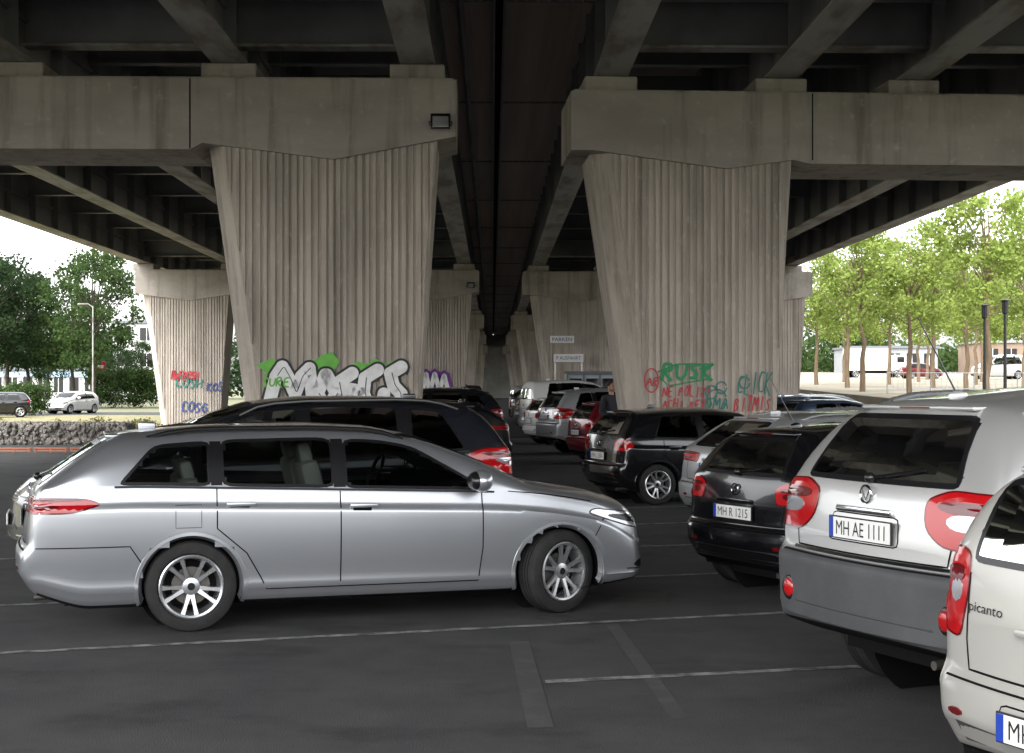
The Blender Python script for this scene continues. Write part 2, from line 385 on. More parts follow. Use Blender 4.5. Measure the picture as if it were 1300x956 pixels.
        patch(li, scaled(P['tail'], .5, .30, -.02, -.02), 'CR', side, .010, LAMPW if typ in ('suv', 'city', 'van') else REDD, rings_=3)
        patch(li, scaled(P['tail'], .75, .22, 0, .05 if typ in ('suv', 'city') else .03), 'CR', side, .010, REDD, rings_=3)
        patch(li, P['head'], 'CF', side, .006, LAMPW, .012, BLK, rings_=6)
        patch(li, scaled(P['head'], .6, .5), 'CF', side, .010, BLK, rings_=3)
        if clad:
            q = cast((side*.66, gc+.30), 'R', 0, 0)
            li.ball(q, (.02, .055, .055), RED, sub=3); tr.ball(q, (.012, .07, .07), BLK, sub=3)
        else:
            patch(li, [(side*y, z) for y, z in ((.50, gc+.26), (.64, gc+.26), (.64, gc+.30), (.50, gc+.30))], 'R', 0, .006, REDD)
        for cx in (ro, ro+wb):
            ra = wr+.05; w1 = .075 if clad else .020; vs = []
            ta = math.asin(max(-.9, (z0(cx)+.014-wr)/ra)); ts = np.linspace(ta, math.pi-ta, 60)
            for t in ts:
                for rr_, off in ((ra-.03, -.05), (ra-.012, -.006), (ra-.005, .004), (ra+w1, .005 if clad else .0025), (ra+w1+.006, -.004)):
                    px, pz = cx+rr_*math.cos(t), max(wr+rr_*math.sin(t), z0(cx)+.006)
                    vs.append(cast((px, pz), 'S', side, off))
            fs = [(i*5+k, i*5+k+1, i*5+k+6, i*5+k+5) for i in range(59) for k in range(4)]
            tr.add(vs, fs, clad if clad else pm)
            vs = []
            for t in ts:
                for yy in (H2*.99-.03, H2-.42): vs.append((cx+(ra-.014)*math.cos(t), side*(yy if abs(cx-ro) < 1 or yy < H2-.1 else yy-.03), wr+(ra-.014)*math.sin(t)))
            tr.add(vs, [(2*i, 2*i+1, 2*i+3, 2*i+2) for i in range(59)], DARK)
            tr.add([(cx+ra*math.cos(t), side*(H2-.42), wr+ra*math.sin(t)) for t in np.linspace(0, 2*math.pi, 24)[:-1]], [tuple(range(23))], DARK)
        mx = P['wins'][-1][1]-.16; q = cast((mx, zb(mx)+.03), 'S', side, 0)
        tr.rbox(q + Vector((0, side*.06, .02)), (.07, .14, .035), .012, BLK)
        tr.ball(q + Vector((.02, side*.19, .065)), (.085, .125, .085), pm, sub=3)
        tr.ball(q + Vector((-.018, side*.19, .065)), (.07, .11, .072), BLK, sub=3)
        if rails:
            a, b = .92 if typ == 'estate' else .62, P['wins'][-1][2]-.05; pts = []
            for x in np.linspace(a, b, 14):
                h = cast((x, side*(H2*.66)), 'T', 0, 0); u = (x-a)/(b-a); lift = (.045 if typ == 'estate' else .07)*min(1, min(u, 1-u)*9)
                pts.append((x, h.y, h.z+lift-.005))
            tr.tube(pts, .016 if typ == 'estate' else .02, rails, 8)
    p = patch(win, P['rw'], 'R', 0, .004, GLASSD, .03, BLK); holes.append(('R', inset(p, .02)))
    p = patch(win, P['ws'], 'F', 0, .004, GLASS, .03, BLK); holes.append(('F', inset(p, .02)))
    hz = bz+.05; yy = H2*.70
    ribbon(tr, [(-yy, P['rw'][0][1]-.04), (-yy, hz+.12), (-yy*.96, hz), (yy*.96, hz), (yy, hz+.12), (yy, P['rw'][0][1]-.04)], .010, 'R', 0, .002, DARK)
    ribbon(tr, [(-H2*.84, bz+.01), (H2*.84, bz+.01)], .008, 'R', 0, .002, DARK)
    def rearbox(y, z, size, m, off=0):
        q = cast((y, z), 'R', 0, off); tr.rbox(q, size, min(size)*.3, m)
    plz = P['plz']; q = cast((0, plz), 'R', 0, 0); xq = q.x-.012
    pm_ = MB(); pm_.rbox((xq, 0, plz), (.012, .53, .12), .004, INK); pm_.box((xq-.008, -.257, plz-.053), (xq-.0062, .257, plz+.053), PLATE)
    pm_.box((xq-.0095, .220, plz-.053), (xq-.0082, .257, plz+.053), BLUE)
    vs, fs = textmesh(plate); pm_.add([(xq-.0100, -.012-v[0]*.41, plz+v[1]*.074) for v in vs], fs, INK)
    pm_.obj('licence_plate', E)
    patch(tr, [(-.30, plz-.075), (.30, plz-.075), (.28, plz+.085), (-.28, plz+.085)], 'R', 0, .002, pm, .010, DARK, r=1)
    rearbox(0, P.get('ez', plz+.20)-.10, (.03, .46, .03), CHROME if typ == 'suv' else pm, .006)
    if clad: ribbon(tr, [(-.66, bz+.035), (.66, bz+.035)], .02, 'R', 0, .006, CHROME)
    qb = cast((0, min(P.get('ez', plz+.19), P['rw'][0][1]-.06)), 'R', 0, .012); bl = []
    for k in range(25): t = 2*math.pi*k/24; bl.append((qb.x, qb.y+.045*math.cos(t), qb.z+.045*math.sin(t)))
    tr.tube(bl, .007, CHROME, 6)
    tr.tube([(qb.x, -.03, qb.z+.02), (qb.x, 0, qb.z-.03), (qb.x, .03, qb.z+.02)], .005, CHROME, 6)
    z = P['rw'][0][1]+.02; w0 = cast((0, z), 'R', 0, .02); w1 = cast((-.38, z+.06), 'R', 0, .015); tr.tube([w0, w1], .009, BLK, 6)
    tr.ball(w0, (.03, .035, .03), BLK)
    zs = P['rw'][2][1]+.03; qs = cast((0, zs), 'R', 0, 0)
    tr.rbox((qs.x+.035, 0, zs+.004), (.12, P['rw'][2][0]*1.75, .022), .010, pm)
    tr.box((qs.x-.029, -.12, zs-.001), (qs.x-.024, .12, zs+.009), REDD)
    ribbon(tr, [(-.58, gc+.20), (.58, gc+.20)], .09, 'R', 0, .004, PLA)
    tr.tube([(.14, -.48, gc+.05), (.4, -.48, gc+.06)], .024, STEELD, 10)
    fz = P['head'][0][1]-.02; patch(tr, [(-.42, fz-.02), (.42, fz-.02), (.40, fz+.09), (-.40, fz+.09)], 'F', 0, .005, BLK, .012, CHROME)
    for k in range(3): ribbon(tr, [(-.38, fz+.01+k*.028), (.38, fz+.01+k*.028)], .008, 'F', 0, .008, CHROME)
    patch(tr, [(-.6, gc+.08), (.6, gc+.08), (.5, gc+.22), (-.5, gc+.22)], 'F', 0, .004, BLK)
    q = cast((0, gc+.25), 'F', 0, .012); tr.rbox(q, (.015, .52, .11), .004, PLATE)
    for s in (-1, 1):
        patch(li, [(.18, gc+.12), (.46, gc+.14), (.46, gc+.19), (.18, gc+.22)], 'CF', s, .005, BLK)
        ribbon(tr, [(.20, gc+.125), (.50, gc+.135)], .012, 'CF', s, .008, CHROME)
    if antenna:
        q = cast((.72, 0), 'T', 0, 0); tr.ball(q, (.07, .02, .035), pm); tr.tube([q, q+Vector((-.28, 0, .42))], [.006, .003], BLK, 5)
    else:
        q = cast((.95, 0), 'T', 0, 0); tr.rbox(q+Vector((0,0,.02)), (.13, .035, .06), .014, pm)
    for k in (-.35, .25):
        a = cast((k, P['ws'][0][1]-.02), 'F', 0, .012); b = cast((k+.5 if k < 0 else k+.35, P['ws'][0][1]+.03), 'F', 0, .012); tr.tube([a, b], .008, BLK, 5)
    if badge:
        vs, fs = textmesh(badge); bz_ = P.get('bdz', plz+.17)
        tr.add([cast((.44-v[0]*.22, bz_+v[1]*.05), 'R', 0, .004) for v in vs], fs, BLK)
    tr.box((.35, -H2+.43, gc-.02), (L-.4, H2-.43, gc+.12), DARK); tr.box((ro+.4, -H2+.14, gc+.01), (ro+wb-.4, H2-.14, gc+.05), DARK)
    it = MB(); sx, rx = P['seats']; bl = zb(sx)
    it.box((.30, -H2*.80, gc+.1), (sx+1.05, H2*.80, gc+.24), DARK)
    for s in (-1, 1): it.box((.35, s*H2*.83-.006, gc+.1), (sx+1.3, s*H2*.83+.006, bl-.04), DARK)
    it.rbox((sx+1.02, 0, bl-.06), (.42, H2*1.6, .20), .05, DARK)
    it.box((.25, -H2*.78, gc+.24), (rx-.1, H2*.78, bl-.12), DARK)
    for s in (-1, 1):
        Mr = Matrix.Rotation(R(-14), 4, 'Y')
        it.rbox((sx, s*.36, bl-.10), (.16, .48, .62), .06, seat, Mr); it.rbox((sx-.085, s*.36, bl+.26), (.11, .27, .18), .045, seat, Mr)
        it.rbox((sx+.28, s*.36, bl-.42), (.5, .48, .16), .05, seat)
        it.tube([(sx-.06, s*.36-.05, bl+.12), (sx-.08, s*.36-.05, bl+.24)], .008, CHROME, 5); it.tube([(sx-.06, s*.36+.05, bl+.12), (sx-.08, s*.36+.05, bl+.24)], .008, CHROME, 5)
        it.rbox((rx-.06, s*.38, bl+.13), (.10, .25, .16), .04, seat, Mr)
    it.rbox((rx, 0, bl-.16), (.16, 1.24, .50), .06, seat, Matrix.Rotation(R(-14), 4, 'Y'))
    st = [(sx+.62+.06*math.sin(t), .36+.18*math.cos(t), bl+.02+.17*math.sin(t)) for t in np.linspace(0, 2*math.pi, 21)]
    it.tube(st, .016, BLK, 6); it.obj('interior', E, 40)
    # snap body vertices onto the wheel-arch circle, then cut openings
    rA = wr+.048
    for v in bm.verts:
        if abs(v.co.y) > H2*.55:
            for cx in (ro, ro+wb):
                dx, dz = v.co.x-cx, v.co.z-wr; d = math.hypot(dx, dz)
                if rA-.022 < d < rA+.026: v.co.x = cx+dx/d*rA; v.co.z = wr+dz/d*rA
    kill = []
    for f in bm.faces:
        c = f.calc_center_median(); n = f.normal; dead = False
        for cx in (ro, ro+wb):
            if abs(c.y) > H2*.55 and math.hypot(c.x-cx, c.z-wr) < rA-.002: dead = True
        if not dead:
            for ax, pl in holes:
                if ax == 'S' and abs(n.y) > .35 and inside((c.x, c.z), pl): dead = True; break
                if ax == 'R' and n.x < -.2 and c.x < L*.4 and inside((c.y, c.z), pl): dead = True; break
                if ax == 'F' and n.x > .15 and c.x > L*.45 and inside((c.y, c.z), pl): dead = True; break
        if dead: kill.append(f)
        else:
            f.smooth = True
            under = n.z < -.8
            if under: f.material_index = 1
            elif clad and (c.z < gc+.17 or (c.x < .5 and c.z < bz+.02) or (c.x > L-.5 and c.z < gc+.28)): f.material_index = 2
            elif c.z < z0(c.x)+.035: f.material_index = 2
    bmesh.ops.delete(bm, geom=kill, context='FACES')
    me = bpy.data.meshes.new('body'); bm.to_mesh(me); bm.free()
    for m in (pm, DARK, clad or BLK): me.materials.append(m)
    me.set_sharp_from_angle(angle=R(40)); o = bpy.data.objects.new('body', me); COL.objects.link(o); o.parent = E
    win.obj('windows', E, 60); tr.obj('trim', E, 40); li.obj('lights', E, 40)
    wm = wheel_mesh(wr, .21, style or P['style'], rimc)
    k = 1
    for cx in (ro, ro+wb):
        for side in (-1, 1):
            w = bpy.data.objects.new('wheel_%d' % k, wm); COL.objects.link(w); w.parent = E; k += 1
            rz = (math.pi if side == 1 else 0) + (R(steer) if cx > ro+1 else 0)
            w.matrix_local = Matrix.Translation((cx, side*(H2-.125-(.02 if cx > 2 and steer else 0)), wr)) @ Matrix.Rotation(rz, 4, 'Z') @ Matrix.Rotation(random.random()*6, 4, 'Y')
    return E

SILVER = paint('silver', (.40, .415, .44), .75, .31); SILVER2 = paint('warm_silver', (.52, .52, .51), .6, .36)
BLACK = paint('black', (.004, .004, .005), .0, .2); NAVY = paint('anthracite', (.012, .014, .019), .3, .25)
REDP = paint('dark_red', (.15, .006, .012), .3, .3); WHITE = paint('white', (.55, .55, .53), 0, .35)
CHAMP = paint('champagne', (.44, .43, .40), .3, .36); GREYP = paint('grey', (.08, .085, .09), .6, .32)
BLUEP = paint('slate_blue', (.05, .08, .13), .5, .3); LIGHTG = paint('light_grey', (.40, .41, .42), .5, .34)

build_car('station_wagon', 'estate', (1.22, -.80), (-2.34, 10.35), 17, SILVER, rails=BLK, steer=24, plate='MH KP 482', seat=SEATL, tint=GLASS, scl=(1.01, 1, 1.01))
build_car('suv', 'suv', (0, 0), (-.08, 14.95), 197, NAVY, rails=BLK, plate='DU RS 905', chrometrim=True, scl=(1.08, 1, .975))
build_car('suv', 'suv', (.93, .80), (2.34, 8.70), 24, SILVER2, rails=ALLOY, clad=PLA, plate='MH AE 1111', antenna=True, scl=(1, 1, 1.03))
build_car('city_car', 'city', (0, .78), (1.66, 5.95), 25, CHAMP, plate='MH PC 310', badge='picanto')
build_car('hatchback_car', 'hatch', (.68, .72), (2.08, 12.9), 28, BLACK, plate='MH R 1215', antenna=True)
build_car('compact_car', 'estate', (0, .85), (1.98, 17.6), 22, LIGHTG, rails=ALLOY, plate='MH TW 71')
build_car('hatchback_car', 'hatch', (.68, -.72), (2.15, 21.3), 20, BLACK, plate='MH L 3304', style='multi')
build_car('hatchback_car', 'hatch', (0, .8), (1.15, 33.3), 18, REDP, detail=False)
build_car('suv', 'suv', (0, .8), (.55, 38.0), 18, LIGHTG, detail=False)
build_car('hatchback_car', 'hatch', (0, .8), (.2, 44), 18, WHITE, detail=False)
build_car('compact_van', 'van', (0, .8), (.1, 50), 18, WHITE, detail=False, scl=(1, 1, 1.08))
build_car('hatchback_car', 'hatch', (0, .8), (-.1, 56), 18, GREYP, detail=False)
build_car('suv', 'suv', (0, .8), (-.25, 63), 18, BLACK, detail=False)
build_car('compact_van', 'van', (0, .8), (-.3, 74), 18, LIGHTG, detail=False)
for i, (x, d, ty, pmm) in enumerate([(-.35, 21.6, 'hatch', BLACK), (-.15, 30.2, 'estate', NAVY), (-.25, 33.6, 'estate', BLACK), (-.3, 37.2, 'suv', NAVY),
        (-.45, 41, 'hatch', BLACK), (-.6, 45, 'estate', GREYP), (-.8, 49.5, 'suv', BLACK), (-.9, 54, 'estate', NAVY), (-1.0, 59, 'suv', GREYP), (-1.4, 70, 'suv', BLACK), (-1.6, 78, 'van', GREYP)]):
    build_car({'hatch': 'hatchback_car', 'estate': 'station_wagon', 'suv': 'suv', 'van': 'compact_van'}[ty], ty, (0, 0), (x, d), 196, pmm, detail=False)
build_car('station_wagon', 'estate', (2.3, 0), (10.2, 47), 14, BLUEP, detail=False)
build_car('hatchback_car', 'hatch', (2, 0), (13.2, 58), 10, GREYP, detail=False)
build_car('station_wagon', 'estate', (2.3, 0), (12.0, 66), 195, LIGHTG, detail=False)
build_car('hatchback_car', 'hatch', (2, 0), (8.4, 36), 20, BLUEP, detail=False)
build_car('hatchback_car', 'hatch', (2, 0), (-28.5, 92), 250, WHITE, detail=False)
build_car('hatchback_car', 'hatch', (2, 0), (-29.6, 81.5), 200, BLACK, detail=False)
pz = lambda y: .85+.018*(y-42)
build_car('compact_van', 'van', (2, 0), (44, 128), 190, WHITE, detail=False, zo=pz(128), scl=(1.15, 1, 1.2))
build_car('hatchback_car', 'hatch', (2, 0), (38, 132), 10, REDP, detail=False, zo=pz(132))

# ------------------------------------------------------------ ground
ASPH = mat('asphalt', (.040, .040, .042), .88, col2=(.060, .059, .058), nscale=1.6, stretch=(1, 1, 1), lo=.35, hi=.7, bump=.7, bscale=110, col3=(.022, .022, .023), n3=.8, s3=(1, 1.6, 1), lo3=.54, hi3=.70,
           col4=(.085, .083, .08), n4=70, lo4=.58, hi4=.72, rvar=.1, spec=.3)
GRND = mat('dry_ground', (.14, .13, .08), .95, col2=(.09, .11, .045), nscale=.6, bump=.5, bscale=8)
GRASSM = mat('dry_grass', (.20, .17, .09), .95, col2=(.10, .11, .045), nscale=1.2, bump=1, bscale=20)
LINE = mat('worn_white_paint', (.25, .25, .245), .85, col2=(.05, .05, .05), nscale=7, lo=.40, hi=.62)
FAINT = mat('worn_faint_paint', (.062, .061, .06), .88, col2=(.040, .040, .041), nscale=4, lo=.3, hi=.5)
OIL = mat('oil_stain', (.022, .022, .022), .6, col2=(.04, .04, .041), nscale=3, lo=.35, hi=.6)
PAVE = mat('pale_paving', (.26, .23, .18), .9, col2=(.20, .18, .14), nscale=.5, bump=.3, bscale=10)
b = MB(); b.add([(-900, -300, -.03), (900, -300, -.03), (900, 1500, -.03), (-900, 1500, -.03)], [(0, 1, 2, 3)], GRND); b.obj('ground')
b = MB(); b.add([(-21, -40, 0), (16.6, -40, 0), (16.6, 210, 0), (-21, 210, 0)], [(0, 1, 2, 3)], ASPH); b.obj('parking_lot')
b = MB(); b.add([(-140, 88, -.01), (-21.0, 88, -.01), (-21.0, 97, -.01), (-140, 97, -.01)], [(0, 1, 2, 3)], ASPH); b.obj('side_road')
b = MB(); b.add([(-90, 44, -.02), (-21.0, 44, -.02), (-21.0, 88, -.02), (-90, 88, -.02)], [(0, 1, 2, 3)], GRASSM)
b.add([(-21.0, 44.5, .004), (-15.6, 44.5, .004), (-15.6, 88, .004), (-21.0, 88, .004)], [(0, 1, 2, 3)], GRASSM); b.obj('dry_grass')
b = MB()
def pline(x0, x1, d0, ang, w=.085, z=.004, m=LINE):
    t = math.tan(R(ang)); n = 40; vs = []; rg = random.Random(int(d0*10))
    for i in range(n+1):
        x = x0+(x1-x0)*i/n; y = d0 + x*t; j = rg.uniform(-.008, .008); vs += [(x, y-w/2+j, z), (x, y+w/2+rg.uniform(-.008, .008), z)]
    b.add(vs, [(2*i, 2*i+2, 2*i+3, 2*i+1) for i in range(n)], m)
pline(-6, 2.3, 10.5, 17.0); pline(.2, 6, 8.5, 13); pline(-6.5, -2.0, 12.75, 16.5)
for d in (12.9, 15.3, 17.8, 20.2, 22.6, 30, 32.6, 35.2, 37.8, 40.4, 43, 46, 49, 52, 55, 60, 65):
    pline(.5, 5.5, d, 17); 
    if d > 14: pline(-6, -.3, d+.8, 16)
for (x0, y0, x1, y1, ww) in ((.05, 9.9, .15, 7.4, .07), (.75, 10.6, .9, 7.6, .05)):
    d = Vector((x1-x0, y1-y0, 0)).normalized(); t = Vector((-d.y, d.x, 0))*ww
    b.add([(x0-t.x, y0-t.y, .002), (x0+t.x, y0+t.y, .002), (x1+t.x, y1+t.y, .002), (x1-t.x, y1-t.y, .002)], [(0, 1, 2, 3)], FAINT)
b.obj('parking_markings')
b = MB(); rg = random.Random(5)
for (x, y, r) in ((1.1, 12.0, .25), (-.3, 13.2, .3), (1.5, 15.5, .3), (.35, 10.9, .12)):
    n = 18; b.add([(x+r*(1+rg.uniform(-.3, .3))*math.cos(t), y+r*(1.2+rg.uniform(-.3, .3))*math.sin(t), .0015) for t in np.linspace(0, 6.283, n+1)[:-1]]+[(x, y, .0015)], [(i, (i+1) % n, n) for i in range(n)], OIL)
b.obj('oil_stains')
b = MB(); nx, ny = 20, 20
vs = [(16.8+i*8, 42+j*9, pz(42+j*9)) for j in range(ny) for i in range(nx)]
b.add(vs, [(j*nx+i, j*nx+i+1, (j+1)*nx+i+1, (j+1)*nx+i) for j in range(ny-1) for i in range(nx-1)], PAVE)
b.add([(16.8, 42+j*9, z) for j in range(ny) for z in (-.05, pz(42+j*9))], [(2*j, 2*j+1, 2*j+3, 2*j+2) for j in range(ny-1)], PAVE)
b.add([(16.8, 42, -.05), (16.8+152, 42, -.05), (16.8+152, 42, .85), (16.8, 42, .85)], [(0, 1, 2, 3)], PAVE); b.obj('plaza_pavement')
b = MB(); b.rbox((50, 41.85, .47), (67, .3, .95), .02, mat('kerb_stone', (.32, .30, .27), .85, col2=(.24, .23, .2), nscale=2)); b.obj('retaining_wall')

# ------------------------------------------------------------ viaduct
CONC = mat('concrete', (.42, .372, .322), .9, col2=(.30, .265, .23), nscale=1.2, stretch=(1, 1, .35), bump=.4, bscale=40,
           col3=(.17, .148, .125), n3=1.3, s3=(5, 5, .16), lo3=.50, hi3=.78, col4=(.48, .44, .39), n4=9, s4=(1, 1, .5), lo4=.58, hi4=.8)
CONCC = mat('concrete_cap', (.345, .312, .278), .9, col2=(.255, .23, .205), nscale=.9, stretch=(.4, 1, 1), bump=.3, bscale=30,
            col3=(.12, .108, .095), n3=1.2, s3=(2.5, 2, .2), lo3=.50, hi3=.78, col4=(.41, .375, .34), n4=5, s4=(1, 1, 1), lo4=.58, hi4=.8)
CONCD = mat('concrete_deck', (.32, .30, .28), .9, col2=(.23, .215, .20), nscale=.7, stretch=(1, .1, 1))
BROWN = mat('stained_soffit', (.46, .38, .34), .85, col2=(.34, .275, .25), nscale=1.0, stretch=(1.5, .06, 1), lo=.35, hi=.65)
STEEL = mat('dark_girder_paint', (.18, .18, .187), .6, col2=(.125, .12, .12), nscale=.8, rvar=.1)
STEELL = mat('girder_flange_paint', (.27, .262, .25), .6, col2=(.14, .115, .10), nscale=1.5, stretch=(1, .3, 1), lo=.45, hi=.6)
VM = Matrix.Rotation(math.atan(25/1805), 4, 'Z')
V = empty('road_viaduct', VM)
def rotm(v, rot): return Matrix.Translation((0, v, 0)) @ Matrix.Rotation(R(rot), 4, 'Z') @ Matrix.Translation((0, -v, 0))
def pier_frame(name, v, side, rot=0):
    b = MB(); th = 1.7
    if side < 0:
        pil = [(-4.93, -.95, -4.09, -1.38), (-15.95, -11.97, -15.1, -12.4)]
        cap = [(-16.2, 7.03), (-16.2, 6.0), (-15.9, 5.93), (-13.8, 5.66), (-11.9, 5.93), (-11.6, 5.82), (-5.16, 5.82), (-4.95, 5.93), (-2.71, 5.66), (-.62, 6.06), (-.61, 7.03)]
    else:
        pil = [(1.78, 5.4, 2.68, 5.03), (10.9, 14.5, 11.8, 14.1)]
        cap = [(1.40, 7.03), (1.40, 5.98), (1.78, 5.98), (4.2, 5.67), (5.4, 5.84), (5.7, 5.77), (10.7, 5.77), (11.0, 5.9), (12.9, 5.67), (14.6, 5.9), (14.8, 5.98), (14.8, 7.03)]
    b.prism(cap[::-1], v-.10, v+th+.10, CONCC)
    xs = [c[0] for c in cap]; b.box((min(xs)+.06, v-.04, 7.03), (max(xs)-.06, v+th+.04, 7.07), CONCC)
    seam = -5.16 if side < 0 else 5.75
    for s in (seam, (-11.7 if side < 0 else 10.7)): b.box((s-.012, v-.103, 5.83), (s+.012, v-.099, 7.03), DARK)
    for s in np.arange(min(xs)+1.7, max(xs)-.5, 1.5): b.box((s-.004, v-.102, 6.08), (s+.004, v-.0995, 7.03), CONCD)
    for (a, c, a0, c0_) in pil:
        ch = .42; zt_ = 6.0; lev = []
        for (l, r_, z) in ((a0, c0_, -.1), (a, c, zt_)):
            lev += [(l, v+th, z), (l, v+ch, z), (l+ch*.75, v, z), (r_, v, z), (r_, v+th, z)]
        b.add(lev, [(i, (i+1) % 5, (i+1) % 5+5, i+5) for i in range(5)], CONC)
        pitch = .125; x = a+ch*.75+.07
        def lo_at(xx):
            l0, l1 = a0+ch*.75+.02, a+ch*.75+.02; z = 0
            if xx < l0: z = max(z, 6.0*(l0-xx)/(l0-l1))
            if xx > c0_-.03: z = max(z, 6.0*(xx-(c0_-.03))/((c-.03)-(c0_-.03)))
            return z
        while x < c-.05:
            w = .088+random.uniform(-.014, .014); za, zc = lo_at(x), lo_at(x+w); pr = .030+random.uniform(-.009, .009)
            if max(za, zc) < 5.8:
                for (v0, v1) in ((v-pr, v+.01), (v+th-.01, v+th+pr)):
                    vs = [(x+.010, v0, za), (x+w-.010, v0, zc), (x+w-.010, v0, 5.95), (x+.010, v0, 5.95), (x, v1, za), (x+w, v1, zc), (x+w, v1, 5.95), (x, v1, 5.95)]
                    if v0 > v: vs = [(q[0], (v1 if q[1] == v0 else v0), q[2]) for q in vs]
                    b.add(vs, [(0, 1, 2, 3), (0, 4, 5, 1), (1, 5, 6, 2), (3, 7, 4, 0)], CONC)
            x += pitch+random.uniform(-.006, .006)
    for g in (GL if side < 0 else GRt): b.rbox((g, v+th/2, 7.21), (.95, th*.8, .30), .03, CONCC)
    o = b.obj(name, V)
    if rot: o.matrix_local = rotm(v, rot)
    return o
GL = [-1.3, -4.55, -8.2, -11.9, -15.9]; GRt = [2.15, 5.25, 7.7, 11.0, 13.9]
for k in range(0, 5):
    v = 24.5+40.3*k
    pier_frame('left_pier_frame', v, -1, .8 if k == 0 else 0)
    pier_frame('right_pier_frame', v+.8, 1, 2.5 if k == 0 else 0)
V0, V1 = -2, 212; GB = 7.37; DK = 9.43
b = MB()
for g in GL+GRt:
    b.box((g-.02, V0, GB+.04), (g+.02, V1, DK-.03), STEEL); b.box((g-.30, V0, GB), (g+.30, V1, GB+.04), STEELL); b.box((g-.25, V0, DK-.03), (g+.25, V1, DK-.002), STEEL)
    v = V0+1
    while v < V1:
        for s in (-1, 1):
            x0, x1 = sorted((g+s*.02, g+s*.24)); b.box((x0, v-.012, GB+.04), (x1, v+.012, DK-.03), STEEL)
        v += 2.5
    if g not in (-1.3, 2.15): b.box((g+.02, V0, GB+.75), (g+.09, V1, GB+.83), STEEL)
b.obj('main_girders', V)
b = MB()
for L_ in (GL[::-1], GRt):
    for a, c in zip(L_[:-1], L_[1:]):
        v = V0+1
        while v < V1:
            b.box((a+.25, v-.015, 8.35), (c-.25, v+.015, 9.2), STEEL); b.box((a+.02, v-.13, 8.31), (c-.02, v+.13, 8.35), STEEL)
            v += 5.0
        for k in range(5):
            v = 24.5+40.3*k+.5
            b.box((a+.02, v, 7.75), (c-.02, v+.04, 9.3), STEEL); b.box((a+.02, v-.16, 7.70), (c-.02, v+.2, 7.75), STEELL)
b.obj('cross_beams', V)
b = MB()
b.box((-17.2, V0, DK), (-1.05, V1, DK+.4), CONCD); b.box((2.0, V0, DK), (15.2, V1, DK+.4), CONCD)
b.box((-1.05, V0, DK-.05), (.02, V1, DK+.4), BROWN); b.box((.26, V0, DK-.05), (2.0, V1, DK+.4), BROWN)
for x in list(np.arange(-.9, 0, .22))+list(np.arange(.45, 1.9, .22)): b.box((x, V0, DK-.075), (x+.035, V1, DK-.048), BROWN)
b.box((.02, V0, DK-.30), (.06, V1, DK-.0), STEEL); b.box((.22, V0, DK-.30), (.26, V1, DK-.0), STEEL); b.box((.0, V0, DK+.38), (.28, V1, DK+.5), DARK)
b.box((.06, V0, DK+.05), (.22, V1, DK+.1), DARK)  # dark strips added to block light leaking through the gap between the decks
b.tube([(-.62, V0, DK-.25), (-.62, V1, DK-.25)], .07, STEEL, 10)
v = V0
while v < V1:
    b.box((-1.05, v, DK-.09), (0, v+.04, DK-.04), STEEL); b.box((.3, v, DK-.09), (2.0, v+.04, DK-.04), STEEL); v += 10
b.obj('deck', V)
b = MB(); b.box((-17.35, V0, DK+.1), (-17.2, V1, DK+1.3), CONCD); b.box((15.2, V0, DK+.1), (15.35, V1, DK+1.3), CONCD); b.obj('parapets', V)
b = MB(); b.box((-18, V1-2, -.1), (16, V1, 4.5), mat('abutment', (.25, .24, .22), .9, col2=(.14, .15, .12), nscale=.3)); b.box((-18, V1, 4.5), (16, V1+2, 9.4), CONCD); b.obj('abutment_wall', V)
def floodlight(u, v, z):
    b = MB(); M = VM @ Matrix.Translation((u, v, z))
    b.rbox((0, -.16, 0), (.34, .10, .26), .02, BLK, Matrix.Rotation(R(-12), 4, 'X')); b.rbox((0, -.215, -.012), (.27, .01, .19), .004, LAMPW, Matrix.Rotation(R(-12), 4, 'X'))
    b.tube([(-.19, -.12, 0), (-.19, -.02, -.04), (.19, -.02, -.04), (.19, -.12, 0)], .014, BLK, 6); b.box((-.06, -.05, -.10), (.06, .0, .02), BLK)
    b.obj('floodlight', None, 40, M)
floodlight(-.88, 24.35, 6.28); floodlight(-.98, 64.65, 6.35)

